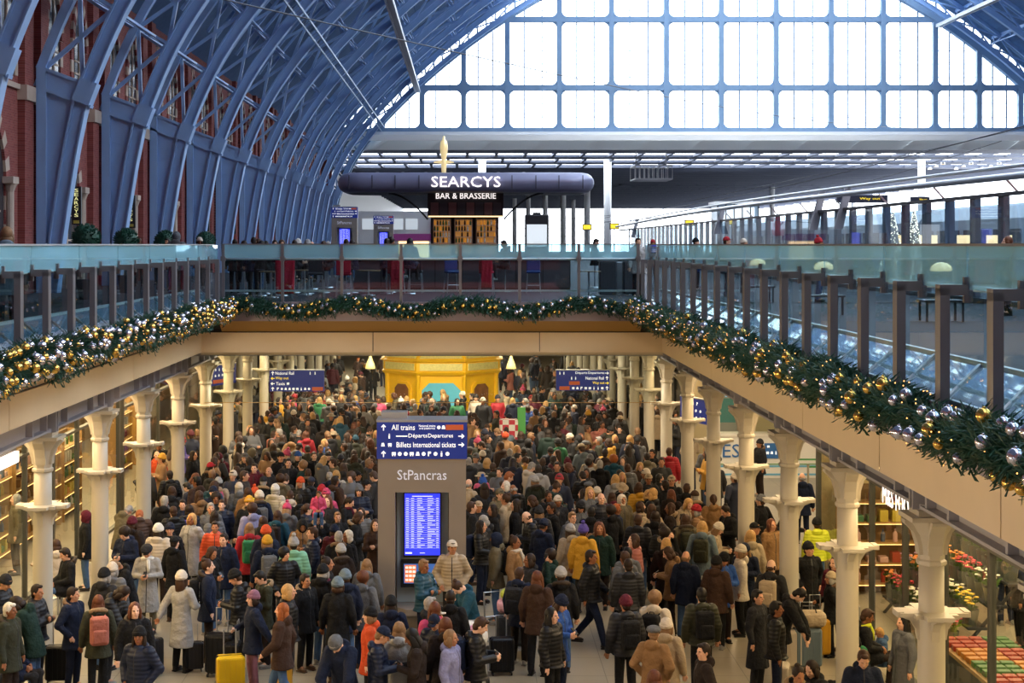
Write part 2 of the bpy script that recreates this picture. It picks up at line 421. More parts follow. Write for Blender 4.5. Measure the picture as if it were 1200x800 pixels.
b.box(-.43, .43, -.17, .17, 2.73, 2.78); b.box(-.17, .17, -.43, .43, 2.731, 2.781); b.box(-.27, .27, -.27, .27, 2.725, 2.776)
b.box(-.46, -.38, -.13, .13, 2.72, 2.79); b.box(.38, .46, -.13, .13, 2.72, 2.79)
for a in range(4):
    c, s_ = math.cos(a*PI/2), math.sin(a*PI/2)
    pr = [(.15, 2.42), (.18, 2.42), (.20, 2.55), (.27, 2.66), (.40, 2.71), (.40, 2.73), (.15, 2.73)]; n = len(pr)
    vs = [(u*c-t*s_, u*s_+t*c, w) for t in (-.05, .05) for u, w in pr]
    b.add(vs, [tuple(range(n)), tuple(range(2*n-1, n-1, -1))]+[(i, n+i, n+(i+1) % n, (i+1) % n) for i in range(n)])
cb['bracket_plate'] = b.mesh('bracket_plate', M['cream'])
b = MB().lathe([(.14, 4.07), (.14, 4.6)], 16).lathe([(.2, 4.07), (.2, 4.14)], 16)
b.box(-.26, .26, -.09, -.05, 4.07, 4.6).box(-.26, .26, .05, .09, 4.07, 4.6)
cb['stub'] = b.mesh('stub', M['girder'])
def column(x, y):
    c = empty('column', (x, y, 0), kind='structure')
    for k, me in cb.items(): mobj(k, me, c)
for k in range(20):
    y = YLC+4.47*k
    if y > 17: column(-7.53, y)
    y = YRC+4.47*k
    if y > 14: column(5.88, y)
for k in range(7):                                      # further rows beside the hall beyond the opening
    column(-9.9, 66+4.47*k*1.0); column(8.4, 75+4.47*k)

# end and side walls of the undercroft
st(MB().box(-22, 30, 117.5, 118, 0, 4.6), 'wall_north_lower', mat('warm_plaster', 0xd8c8a4, .7))
st(MB().box(-14.6, -14.4, 14, 118, 0, 4.5), 'wall_west_lower', mat('shop_back_wall', 0x8a6a3c, .7, var=.3, scale=1.5))
st(MB().box(13.4, 13.6, 10, 118, 0, 4.5), 'wall_east_lower', mat('east_wall', 0xb59a66, .7, var=.2, scale=1.5))
st(MB().box(-22, 30, 3.6, 3.9, 0, 4.6), 'wall_south_lower', M['stone'])
st(MB().box(-14.4, 63, -15, -14.4, 0, 44), 'wall_south', M['brick'])
st(MB().box(74.6, 75, 151, 412, 5.6, 12.8), 'wall_east_extension', M['girder'])
st(MB().box(7.6, 13.4, 34.6, 34.8, 0, 4.45), 'wall_shop_north', mat('shop_wall_cream', 0xb9a780, .7))
# glass smoke curtain hanging under the north beam
g = empty('smoke_curtain', (0, 41.8, 0), kind=None, label='glass smoke curtain hanging under the beige beam across the hall', cat='glass screen')
xs = [-6.8, -5.2, -2.42, -.03, 2.3, 3.95, 5.05]
for a, c in zip(xs, xs[1:]):
    MB().box(a+.01, c-.01, -.01, .01, 3.3, 4.6).obj('glass_panel', M['shopglass'], g)
MB().box(-6.8, 5.05, -.012, .012, 3.285, 3.30).obj('bottom_rail', M['gold'], g)

# ------------------------------------------------------------------ brick wall with arches
wall = st(MB().box(WX-.8, WX, -14, 151, 4.6, ZD+11.2), 'wall_west', M['brick'])
def arch_pts(w, h0, h1, n=8):
    """pointed arch outline (y,z): springing at h0, apex at h1, half width w"""
    hgt = h1-h0; r = (w*w+hgt*hgt)/(2*w); out = []
    for i in range(n+1):
        t = i/n; a = math.asin(min(1, hgt/r))*t
        out.append((-(w-r)+0-(r*math.cos(a)), h0+r*math.sin(a)))
    return out                                # from (-w,h0) to (0,h1)
def window(y, w, zb, zs, za, X, par, ring=.32, colm=True):
    half = arch_pts(w, zs, za); full = half+[(-u, z) for u, z in reversed(half[:-1])]
    half2 = arch_pts(w+ring, zs, za+ring*1.1); full2 = half2+[(-u, z) for u, z in reversed(half2[:-1])]
    b = MB(); n = len(full)
    for i in range(n-1):
        q = [full[i], full[i+1], full2[i+1], full2[i]]
        b.prism([(y+u, z) for u, z in q], 'X', X-.05, X+.10, i % 2)
    for sg in (-1, 1):                          # jambs in alternate courses
        z = zb; k = 0
        while z < zs-.01:
            z2 = min(z+.42, zs); a, c = sorted((y+sg*w, y+sg*(w+ring)))
            b.box(X-.05, X+.06+.0*k, a, c, z, z2, k % 2); z = z2; k += 1
    fixn(b.obj('arch_surround', [M['stone'], M['brick']], par))
    fixn(MB().prism([(y-w, zb)]+[(y+u, z) for u, z in full]+[(y+w, zb)], 'X', X-.02, X+.015).obj('recess', M['recess'], par))
    inner = [(y-w*.72, zb+.15)]+[(y+u*.72, z*.985) for u, z in full]+[(y+w*.72, zb+.15)]
    fixn(MB().prism(inner, 'X', X, X+.03).obj('window_pane', M['pane_dark'], par))
    b = MB().box(X, X+.07, y-.05, y+.05, zb, za-.2)
    for k in range(1, 4): b.box(X, X+.06, y-w*.72, y+w*.72, zb+(zs-zb)*k/4-.03, zb+(zs-zb)*k/4+.03)
    b.obj('window_frame', M['stone'], par)
    if colm:
        for sg in (-1, 1):
            yy = y+sg*(w+ring*.4)
            MB().lathe([(.12, zb), (.12, zs-.25), (.2, zs-.05), (.24, zs)], 10, (X+.16, yy, 0)).obj('colonnette', M['stone'], par)
            MB().box(X-.02, X+.34, yy-.3, yy+.3, zs, zs+.2).obj('stone_impost', M['stone'], par)
k = 1
for i in range(-2, 12):
    y0 = 50.0+8.94*i; yc = y0+4.6
    if yc > 150: break
    wn_ = empty('window_%d' % k, kind='structure'); k += 1
    window(yc, 1.55, ZD, ZD+3.3, ZD+5.3, WX, wn_, .4)
    for d in (-1.75, 1.75):
        window(yc+d, .85, ZD+6.6, ZD+8.3, ZD+10.0, WX, wn_, .32, False)
    b = MB(); 
    for d in (-3.55, 3.55): b.box(WX, WX+.22, yc+d-.45, yc+d+.45, ZD, ZD+11)
    b.obj('brick_pier', M['brick'], wn_)
    b = MB()
    for d in (-3.55, 3.55): b.box(WX, WX+.30, yc+d-.52, yc+d+.52, ZD+5.9, ZD+6.35)
    b.box(WX, WX+.1, yc-3.1, yc+3.1, ZD+6.2, ZD+6.36)
    b.obj('stone_band', M['stone'], wn_)

# ------------------------------------------------------------------ train shed: ribs, purlins, boarding
X0, XC, ZT = -12.66, 23.94, ZD           # springing of the rib, centre of the span, platform level
KP = [(0, 0), (.18, 1.6), (.42, 3.2), (.72, 4.9), (1.12, 6.4), (2.45, 9.3), (4.75, 12.4), (8.4, 16.1), (12.3, 19.4), (16.5, 22.4), (21.2, 25.2), (26.5, 27.9), (31.5, 29.7), (36.6, 30.7)]
def catmull(P, m=5):
    P = [Vector(p) for p in P]; out = []
    Q = [P[0]*2-P[1]]+P+[P[-1]*2-P[-2]]
    for i in range(1, len(Q)-2):
        for j in range(m):
            t = j/m; a, b_, c, d = Q[i-1], Q[i], Q[i+1], Q[i+2]
            out.append(.5*((2*b_)+(c-a)*t+(2*a-5*b_+4*c-d)*t*t+(3*b_-a-3*c+d)*t**3))
    out.append(P[-1]); return out
prof = catmull(KP, 5)
NODE = 4*5                                   # index of the radial joint on the profile
def off(i, d):
    a = prof[max(i-1, 0)]; b_ = prof[min(i+1, len(prof)-1)]; t = (b_-a).normalized()
    p = prof[i]+Vector((-t[1], t[0]))*d
    return p
def outer(i, d=1.75):
    p = off(i, d)
    lim = WX+.28-X0
    return Vector((max(p[0], lim), p[1]))
def W3(p, y, mir=False):
    x = X0+p[0]
    if mir: x = 2*XC-x
    return (x, y, ZT+p[1])
def ribmeshes():
    out = {}
    for mir in (False, True):
        sfx = ''
        b = MB(); fl = MB(); oc = MB(); lat = MB(); web = MB()
        ip = [prof[i] for i in range(len(prof))]
        def sweep(mb, i0, i1, d0, d1, w, fn=off):
            vs = []; fs = []
            for i in range(i0, i1):
                p, q = fn(i, d0), fn(i, d1)
                for pp in (p, q):
                    for yy in (-w/2, w/2):
                        vs.append(W3(pp, yy, mir))
            for k in range(i1-i0-1):
                a = k*4; c = a+4
                fs += [(a, a+1, c+1, c), (a+2, c+2, c+3, a+3), (a, c, c+2, a+2), (a+1, a+3, c+3, c+1)]
            fs += [(0, 2, 3, 1), (len(vs)-4, len(vs)-3, len(vs)-1, len(vs)-2)]
            mb.add(vs, fs)
        n = len(prof)
        sweep(b, 0, n, .05, .44, .26); sweep(fl, 0, n, 0, .05, .50); sweep(fl, 0, n, .40, .46, .46)
        for i in range(0, n-1):                                   # rivet cleats along the flange
            pass
        o0, o1 = outer, lambda i, d: outer(i, d)
        sweep(oc, NODE, n, 1.62, 1.9, .30, lambda i, d: outer(i, d))
        # vertical pilaster from the deck to the joint
        xo = WX+.28-X0; hz = outer(NODE)[1]
        pil = [(xo, 0), (xo+.30, 0), (xo+.30, hz), (xo, hz)]
        vs = [W3(Vector(p), yy, mir) for yy in (-.2, .2) for p in pil]
        oc.add(vs, [(0,1,2,3),(7,6,5,4),(0,4,5,1),(1,5,6,2),(2,6,7,3),(3,7,4,0)])
        # solid web plate below the joint
        vs = []; 
        for i in range(0, NODE+1):
            a = prof[i]; t = a[1]/prof[NODE][1]; c = Vector((xo+.1, t*hz))
            for pp in (a+Vector((-.1, 0)), c):
                for yy in (-.05, .05): vs.append(W3(pp, yy, mir))
        fs = []
        for k in range(NODE):
            a = k*4; c = a+4; fs += [(a, c, c+2, a+2), (a+1, a+3, c+3, c+1), (a, a+1, c+1, c), (a+2, c+2, c+3, a+3)]
        web.add(vs, fs)
        for t in (.25, .5, .75):
            i = int(NODE*t); a = prof[i]; c = Vector((xo+.1, a[1]/prof[NODE][1]*hz))
            web.bar(W3(a, 0, mir), W3(c, 0, mir), .16, .05, (0, 0, 1))
        a = prof[NODE]; c = Vector((xo, hz))
        web.bar(W3(a+Vector((-.1, -.3)), 0, mir), W3(c+Vector((0, -.3)), 0, mir), .26, .62)
        web.bar(W3(a+Vector((-.1, .02)), 0, mir), W3(c+Vector((0, .02)), 0, mir), .40, .10)
        web.bar(W3(a+Vector((-.1, -.62)), 0, mir), W3(c+Vector((0, -.62)), 0, mir), .40, .10)
        i = NODE; a = prof[i]; 
        t = (prof[i+1]-prof[i-1]).normalized(); nrm = Vector((-t[1], t[0]))
        web.bar(W3(a-t*.62+nrm*.2, 0, mir), W3(a+t*.12+nrm*.2, 0, mir), .56, .56, (1, 0, 0))
        # open lattice above the joint
        step = 5 if True else 4; idx = list(range(NODE, n, 4))
        for p, q in zip(idx, idx[1:]):
            lat.bar(W3(off(p, .4), 0, mir), W3(outer(q, 1.65), 0, mir), .13, .13, (0, 1, 0))
            lat.bar(W3(off(q, .4), 0, mir), W3(outer(p, 1.65), 0, mir), .13, .13, (0, 1, 0))
            lat.bar(W3(off(q, .4), 0, mir), W3(outer(q, 1.65), 0, mir), .10, .10, (0, 1, 0))
        out[mir] = [('inner_chord', fix_me(b.mesh('inner_chord', M['rib']))), ('flange', fix_me(fl.mesh('flange', M['rib']))), ('outer_chord', fix_me(oc.mesh('outer_chord', M['rib']))),
                    ('lattice', fix_me(lat.mesh('lattice', M['rib']))), ('web_plate', fix_me(web.mesh('web_plate', M['rib'])))]
    return out
def fix_me(me):
    import bmesh
    b = bmesh.new(); b.from_mesh(me); bmesh.ops.recalc_face_normals(b, faces=b.faces); b.to_mesh(me); b.free(); return me
RM = ribmeshes()
RY = [50.0+8.94*i for i in range(-3, 12)]
for y in RY:
    for mir in (False, True):
        if mir and y < 85: continue
        r = empty('roof_rib', (0, y, 0), kind='structure')
        for nm, me in RM[mir]: mobj(nm, me, r)
n = len(prof)
pidx = list(range(NODE+4, n, 4))
for mir, nm in ((False, 'west'), (True, 'east')):
    b = MB(); y0, y1 = (14, 151) if not mir else (60, 151)
    for i in pidx:
        p = outer(i, 1.9); q = outer(i, .95)
        b.bar(W3(p, y0, mir), W3(p, y1, mir), .18, .26)
        if prof[i][0] < 20:
            b.bar(W3(q, y0, mir), W3(q, y1, mir), .09, .09)
            for y in RY:
                if y < y0: continue
                for k in range(4):
                    ya = y+8.94*k/4; yb = y+8.94*(k+1)/4
                    if yb > 151: break
                    pa, pb = (p, q) if k % 2 else (q, p)
                    b.bar(W3(pa, ya, mir), W3(pb, yb, mir), .07, .07)
    fixn(b.obj('roof_purlins_'+nm, M['rib'], kind='structure'))
    # rafters on the purlins
    b = MB()
    for y in RY:
        if y < y0: continue
        for k in (1, 2, 3):
            yy = y+8.94*k/4
            if yy > 150: continue
            for i in range(NODE+6, n-4, 2):
                b.bar(W3(outer(i, 2.15), yy, mir), W3(outer(i+2, 2.15), yy, mir), .12, .2, (0, 1, 0))
    fixn(b.obj('roof_rafters_'+nm, M['rib'], kind='structure'))
    # boarding: from the wall head up to the glazed part, and glazing bars above
    g0 = next(i for i in range(n) if prof[i][0] > 17.0)
    line = [Vector((WX-X0-.3, 9.2)), Vector((WX-X0, 11.0))]+[off(i, 2.5) for i in range(NODE+14, g0+1)]
    line = [p for p in line if True]
    b = MB()
    for p, q in zip(line, line[1:]):
        d = (q-p).normalized(); nn = Vector((-d[1], d[0]))*.12
        quad = [p, q, q+nn, p+nn]
        vs = [W3(c, yy, mir) for yy in (-14, 151) for c in quad]
        b.add(vs, [(0,1,2,3),(7,6,5,4),(0,4,5,1),(1,5,6,2),(2,6,7,3),(3,7,4,0)])
    # board joints
    for p, q in zip(line, line[1:]):
        m_ = (p+q)/2
        b.bar(W3(m_, 14, mir), W3(m_, 151, mir), .05, .05)
    fixn(b.obj('ceiling_boarding_'+nm, M['skin_roof'], kind='structure'))
    b = MB()
    for i in range(g0, n, 1):
        b.bar(W3(off(i, 2.5), -14, mir), W3(off(i, 2.5), 151, mir), .35, .12)
    fixn(b.obj('roof_glazing_bars_'+nm, M['gable'], kind='structure'))
st(MB().box(61.6, 62.2, -15, 151, 4.6, ZD+11), 'wall_east', M['brick'])
# longitudinal maintenance catwalk on the ribs and light props to the gable
b = MB(); i = NODE+10
a = off(i, -.25)
for d in (-.16, .16):
    b.bar((X0+a[0]+d, 30, ZT+a[1]+d*.8), (X0+a[0]+d, 151, ZT+a[1]+d*.8), .05, .12)
for k in range(120):
    y = 31+k; b.bar((X0+a[0]-.16, y, ZT+a[1]-.13), (X0+a[0]+.16, y, ZT+a[1]+.13), .05, .04)
fixn(b.obj('trim_catwalk', M['gable'], kind='structure'))
for x, z, y0 in ((-4.5, 21.7, 60), (44.3, 27.9, 96)):
    b = MB().box(x-.22, x+.22, y0, 151, z-.05, z+.05)
    for s in (-.2, .2): b.box(x+s-.05, x+s+.05, y0, 151, z-.16, z+.16)
    fixn(b.obj('trim_prop', M['white'], kind='structure'))

# ------------------------------------------------------------------ gable screen
YG = 151.0; gx = px(845, 0, YG)[0]
gab = empty('window_gable', kind='structure')
def gz(y): return HC-(y-CY)*YG/F
dx_m = [0, 5.15, 10.3, 15.2, 20.1, 24.2, 28.1, 31.8]
vx = sorted([gx-d for d in dx_m[1:]]+[gx]+[gx+d for d in dx_m[1:]])
rows = [gz(153), gz(103), gz(23), gz(-38), gz(-90)]
def arch_h(x):
    """height of the rib's intrados at world x"""
    d = abs(x-XC); dx = 36.6-d
    for p, q in zip(prof, prof[1:]):
        if p[0] <= dx <= q[0]: return ZT+p[1]+(q[1]-p[1])*(dx-p[0])/(q[0]-p[0])
    return ZT+prof[-1][1] if dx > 36 else ZT
b = MB()
for x in vx:
    h = arch_h(x)+.4
    if h > rows[0]: b.box(x-.24, x+.24, YG-.35, YG+.25, rows[0], h)
def span_at(z):
    for p, q in zip(prof, prof[1:]):
        if p[1] <= z-ZT <= q[1]:
            dx = p[0]+(q[0]-p[0])*(z-ZT-p[1])/(q[1]-p[1]); return 36.6-dx
    return 0
for r in rows:
    s = span_at(r)+.3
    if s > 1: b.box(XC-s, XC+s, YG-.32, YG+.22, r-.26, r+.26)
# rounded corners of the large panes
for x, x2 in zip(vx, vx[1:]):
    for z, z2 in zip(rows, rows[1:]):
        for cx_, cz_, sx_, sz_ in ((x+.24, z+.26, 1, 1), (x2-.24, z+.26, -1, 1), (x+.24, z2-.26, 1, -1), (x2-.24, z2-.26, -1, -1)):
            if cz_ < arch_h(cx_)-.3:
                r_ = .55; pts = [(cx_, cz_), (cx_+sx_*r_, cz_)]+[(cx_+sx_*(r_-r_*math.sin(a)), cz_+sz_*(r_-r_*math.cos(a))) for a in (PI/8, PI/4, 3*PI/8)]+[(cx_, cz_+sz_*r_)]
                b.prism(pts, 'Y', YG-.2, YG+.1)
fixn(b.obj('window_frame', M['gable'], gab))
b = MB()
for x, x2 in zip(vx, vx[1:]):
    for t in (1/3, 2/3):
        xx = x+(x2-x)*t; h = arch_h(xx)
        if h > rows[0]: b.box(xx-.06, xx+.06, YG-.1, YG+.1, rows[0], h)
fixn(b.obj('mullion', M['gable'], gab))
b = MB(); z = rows[0]
while z < ZT+30:
    s = span_at(z)
    if s > .5: b.box(XC-s, XC+s, YG-.02, YG+.02, z-.016, z+.016)
    z += 1.25
fixn(b.obj('glazing_bar', M['gable'], gab))
pts = [(XC-span_at(rows[0])-.2, rows[0])]+[(X0+p[0], ZT+p[1]+.2) for p in prof if ZT+p[1] > rows[0]]
pts += [(2*XC-x, z) for x, z in reversed(pts[:-1])]
fixn(MB().prism(pts, 'Y', YG+.03, YG+.06).obj('glass_pane', M['gableglass'], gab))
# arched rim of the gable
b = MB()
for mir in (False, True):
    for i in range(8, n-1):
        b.bar(W3(off(i, .35), YG, mir), W3(off(i+1, .35), YG, mir), .6, .8, (0, 1, 0))
        b.bar(W3(off(i, 1.9), YG, mir), W3(off(i+1, 1.9), YG, mir), .5, .3, (0, 1, 0))
        b.bar(W3(off(i, .3), YG, mir), W3(off(i+1, 1.9), YG, mir), .16, .16, (0, 1, 0))
fixn(b.obj('arch_rim', M['gable'], gab))
st(MB().box(-17, -12.6, 150.6, 151.2, ZD, ZD+14), 'wall_gable_west', M['brick'])
b = MB()
for mir in (False, True):
    for i in range(NODE+4, n-1): b.bar(W3(off(i, 2.35), YG-.3, mir), W3(off(i+1, 2.35), YG-.3, mir), .5, .9, (0, 1, 0))
fixn(b.obj('arch_rim_plate', M['gable'], gab))
# sill girder
b = MB().box(-14, 62, YG-.6, YG+.4, gz(157), gz(151)); b.obj('sill_beam', M['gable'], gab)
MB().box(-14, 62, YG-.75, YG+.3, gz(158.6), gz(154.8)).obj('white_flashing', M['white'], gab)
# ------------------------------------------------------------------ flat louvred roof beyond the gable
b = MB().box(-16, 75, YG-1.2, YG-.8, gz(165.5), gz(158.8)); st(b, 'beam_gable_fascia', mat('off_white_panel', 0xf4f1e8, .6))
b = MB()
b.box(-16, 75, YG+.6, YG+1.0, gz(175), gz(163))
for k in range(18):
    x = -14+k*5.0; b.prism([(x, gz(175)), (x+.5, gz(175)), (x+1.8, gz(163)), (x+1.3, gz(163))], 'Y', YG+.4, YG+.7)
st(b, 'beam_gable_grey', mat('pale_grey_steel', 0xdde2e4, .6))
ext_z = ZD+11.0
roofm = mat('extension_soffit', 0x5c6272, .7)
b = MB()
# open rooflight strips near the gable: bars only, then louvres
for y0_, y1_ in ((152, 163.5), (170, 174.5), (181, 185.5), (193.5, 197)):
    b.box(-16, 75, y0_, y1_, ext_z-.25, ext_z)
for k in range(30):
    x = -15+k*3.0
    for j, (ya, yb) in enumerate(((163.5, 170), (174.5, 181), (185.5, 193.5))): b.box(x+.9*j, x+.9*j+.3, ya, yb, ext_z-.25, ext_z)
st(b, 'roof_extension_rooflights', roofm)
b = MB().box(-16, 75, 197, 412, ext_z, ext_z+.3)
y = 197
while y < 405:
    b.box(-16, 75, y, y+.5, ext_z-.45, ext_z); y += 4.5 if y < 240 else 9
for k in range(30):
    x = -15+k*3.0; b.box(x, x+.2, 197, 405, ext_z-.25, ext_z)
st(b, 'roof_extension', roofm)
# extension ceiling lamps in rows
for rowy, xs_ in ((199, range(-14, 10, 3)), (214, range(-13, 9, 3))):
    for i, x in enumerate(xs_):
        b = MB().lathe([(.28, -.12), (.22, .08), (.05, .12)], 10); c = empty('ceiling_lamp', (x*1.0+R.random()*.3, rowy, ext_z-.62), kind=None, group='ceiling lamps under the louvred roof', label='small warm downlight under the dark louvred roof beyond the gable', cat='lamp')
        b.obj('lamp_housing', M['steel'], c); MB().lathe([(.25, -.14), (.25, -.121)], 10).obj('lamp_lens', M['lamp'], c)
for i in range(10):
    c = empty('ceiling_lamp', (px(1105+i*11, 203, 175)[0], 175+(i % 3)*6, ext_z-.62), group='ceiling lamps above the platform signs', label='small warm downlight under the louvred roof above the platforms', cat='lamp')
    MB().lathe([(.28, -.12), (.22, .08), (.05, .12)], 10).obj('lamp_housing', M['steel'], c); MB().lathe([(.25, -.14), (.25, -.121)], 10).obj('lamp_lens', M['lamp'], c)
# columns of the extension
for x, y in ((712, 178), (1080, 178), (565, 178), (688, 215), (660, 245), (639, 260), (619, 290), (603, 320), (672, 330), (905, 260), (1000, 300), (880, 330)):
    p = px(x, 286, y)
    c = empty('column', (p[0], y, 5.6), kind='structure')
    MB().lathe([(.42, 0), (.42, ext_z-5.6)], 16).obj('shaft', M['white'], c, True)
    MB().lathe([(.6, 0), (.6, .4)], 16).obj('base', M['white'], c)
# far end of the platforms: bright glazing lattice of the end screen
b = MB()
for k in range(46): b.box(-16+2*k, -15.9+2*k, 411.9, 412.1, 5.6, ext_z)
for z in (7.5, 9.5, 11.5, 13.5): b.box(-16, 75, 411.9, 412.1, z, z+.12)
st(b, 'wall_platform_end', M['gable'])
st(MB().box(-17, -16, 151, 412, 5.6, ext_z), 'wall_west_extension', M['white'])
# ------------------------------------------------------------------ balustrades
M['skirt'] = glass('skirt_glass', (.85, .92, .95, 1), .08, dif=.35, difc=(.7, .8, .88, 1))
def side_balustrade(x, s, y0, name, label):
    """s = +1: the deck lies at larger x"""
    g = empty(name, (0, 0, 0), label=label, cat='balustrade')
    y = YE-.75; ys = []
    while y > y0: ys.append(y); y -= 1.49
    b = MB()
    b.box(*sorted((x-.02*s, x+.07*s)), -.08, .08, ZD-.05, 7.0)
    b.box(*sorted((x-.02*s, x+.24*s)), -.08, .08, 6.93, 7.03)
    b.box(*sorted((x+.22*s, x+.30*s)), -.03, .03, 6.86, 7.10)
    pm = fix_me(b.mesh('post', M['post']))
    sm = MB().bar((x+.12*s, 0, ZD+.05), (x+.55*s, .35, 6.24), .03, .03).mesh('strut', M['steel'])
    for y in ys:
        mobj('post', pm, g, (0, y, 0)); mobj('skirt_strut', sm, g, (0, y+.2, 0))
    gx_ = x+.26*s
    for a in ys+[y]:
        MB().box(gx_-.008, gx_+.008, a-.735, a+.735, ZD+.02, 6.97).obj('glass_panel', M['glass'], g)
    for a in ys[::2]+[ys[-1]-1.49]:
        MB().box(gx_-.008, gx_+.008, a-1.48, a+1.48, 6.985, 7.385).obj('upper_glass_band', M['band'], g)
    MB().box(gx_-.03, gx_+.03, ys[-1]-2, YE, 7.385, 7.41).obj('capping_rail', M['steel'] if s < 0 else M['post'], g)
    MB().tube([(x+.42*s, ys[-1]-2, 6.98), (x+.42*s, YE, 6.98)], .03, 8).obj('handrail', M['white'], g, True)
    MB().box(*sorted((x+.56*s, x+.62*s)), ys[-1]-2, YE, 6.22, 6.27).obj('skirt_rail', M['white'], g)
    fixn(MB().prism([(x+.14*s, ZD+.06), (x+.16*s, ZD+.045), (x+.60*s, 6.225), (x+.58*s, 6.24)], 'Y', ys[-1]-2, YE).obj('skirt_panel', M['skirt'], g))
    MB().box(*sorted((x+.10*s, x+.15*s)), ys[-1]-2, YE, ZD, ZD+.06).obj('base_rail', M['steel'], g)
side_balustrade(XL, -1, 13, 'glass_balustrade', 'long glass balustrade with bronze posts below the red brick arcade')
side_balustrade(XR, 1, 6, 'glass_balustrade', 'long glass balustrade with bronze posts climbing beside the platform glass wall')
g = empty('glass_balustrade', (0, 0, 0), label='short glass balustrade across the end of the opening, before the bar', cat='balustrade')
n_ = 7; w_ = (XR-XL)/n_
for k in range(n_+1):
    x = XL+w_*k; MB().box(x-.035, x+.035, YE+.02, YE+.12, ZD, 7.42).box(x-.06, x+.06, YE, YE+.2, 6.98, 7.1).obj('post', M['post'], g)
for k in range(n_):
    x = XL+w_*k
    MB().box(x+.04, x+w_-.04, YE+.06, YE+.075, ZD, 7.02).obj('glass_panel', M['glass'], g)
    MB().box(x+.01, x+w_-.01, YE+.06, YE+.075, 7.06, 7.40).obj('upper_glass_band', M['band'], g)
MB().box(XL, XR, YE+.04, YE+.10, 7.40, 7.425).obj('capping_rail', M['post'], g)
MB().tube([(XL, YE+.2, 7.03), (XR, YE+.2, 7.03)], .035, 8).obj('handrail', M['white'], g, True)
MB().box(XL, XR, YE+.3, YE+.35, 6.19, 6.24).obj('skirt_rail', M['white'], g)

# ------------------------------------------------------------------ garlands
def garland(path, rad, seed, name_label, nb, ntuft, brad, inward):
    rr = random.Random(seed)
    g = empty('christmas_garland', (0, 0, 0), label=name_label, cat='garland')
    path = [Vector(p) for p in path]
    seg = [(q-p).length for p, q in zip(path, path[1:])]; tot = sum(seg)
    def at(t):
        d = t*tot
        for i, L in enumerate(seg):
            if d <= L or i == len(seg)-1:
                p = path[i].lerp(path[i+1], min(1, d/L)); return p, (path[i+1]-path[i]).normalized()
            d -= L
    b = MB()
    for k in range(ntuft):
        p, d = at(rr.random())
        th = rr.uniform(0, 2*PI); rho = rad*math.sqrt(rr.random())*.75
        up = Vector((0, 0, 1)); sd = d.cross(up)
        lump = .75+.45*noise.noise(p*1.3)
        c = p+sd*math.cos(th)*rho*lump+up*math.sin(th)*rho*lump
        dirv = (sd*math.cos(th)+up*math.sin(th)+d*rr.uniform(-.7, .7)+Vector((rr.uniform(-.4, .4),)*3)).normalized()
        L = rr.uniform(.10, .2); tip = c+dirv*L
        x = dirv.cross(up)
        if x.length < .1: x = dirv.cross(Vector((1, 0, 0)))
        x.normalize(); y = x.cross(dirv)
        for j in range(4):                       # needles splayed round each twig
            a = j*PI/2+th; w = (x*math.cos(a)+y*math.sin(a))
            q = c+dirv*L*.25*j
            b.add([q, q+dirv*L*.55+w*L*.42, q+dirv*L*.5+w*L*.30+x*.018, q+dirv*.02+y*.012], [(0, 1, 2), (0, 3, 1), (3, 2, 1), (0, 2, 3)])
        b.add([c, tip, c+x*.016, c+y*.016], [(0, 1, 2), (0, 3, 1), (2, 1, 3)])
    cp = [at(k/60)[0] for k in range(61)]
    b.tube(cp, rad*.42, 7)
    b.obj('foliage', M['pine'], g)
    sp_ = MB().ell((0, 0, 0), brad, 14, 10).lathe([(brad*.22, brad*.93), (brad*.22, brad*1.15)], 8)
    mg = sp_.mesh('gold_bauble', M['gbauble'], True); ms = sp_.mesh('silver_bauble', M['sbauble'], True)
    rest = MB(); pos = []
    k = 0; tries = 0
    while k < nb and tries < 6000:
        tries += 1
        t = rr.random(); p, d = at(t)
        th = rr.uniform(-1.25, 1.5); sd = inward
        c = p+sd*math.cos(th)*rad*.95+Vector((0, 0, 1))*math.sin(th)*rad*.9
        if any((c-q).length < brad*1.9 for q in pos): continue
        pos.append(c); k += 1
    pos.sort(key=lambda c: c.y)
    for i, c in enumerate(pos):
        gold = rr.random() < .5; sc = rr.uniform(.75, 1.12)
        if i < 98:
            o = mobj('gold_bauble' if gold else 'silver_bauble', mg if gold else ms, g, c); o.scale = (sc,)*3
        else: rest.ell(c, brad*sc, 12, 8, mi=0 if gold else 1)
    if rest.v: rest.obj('small_baubles', [M['gbauble'], M['sbauble']], g, True, kind='stuff')
    b = MB()
    for k in range(int(tot*9)):
        p, d = at(rr.random()); th = rr.uniform(-1.4, 2.0)
        c = p+inward*math.cos(th)*rad*1.05+Vector((0, 0, 1))*math.sin(th)*rad*1.0
        b.ell(c, .0065, 5, 4)
    b.obj('string_light', M['fairy'], g, kind='stuff')
def wavy(x, y0, y1, z, amp, per):
    return [(x, y0+(y1-y0)*k/80, z+amp*math.sin(2*PI*(y0+(y1-y0)*k/80)/per)) for k in range(81)]
garland(wavy(XL+.16, 19.5, YE, 5.76, .05, 3.1), .27, 3, 'thick garland of gold and silver baubles on the ledge below the brick arcade', 250, 6500, .068, Vector((1, 0, 0)))
garland(wavy(XR-.14, 11.2, YE, 5.76, .05, 3.0), .26, 4, 'thick garland of large baubles climbing beside the platform glass wall', 175, 9500, .066, Vector((-1, 0, 0)))
garland([(XL+(XR-XL)*k/90, YE-.16, 5.79+.10*math.sin(2*PI*k/90*3.6+.8)) for k in range(91)], .17, 5,
        'slim wavy garland with small baubles across the end of the opening', 98, 3000, .062, Vector((0, -1, 0)))

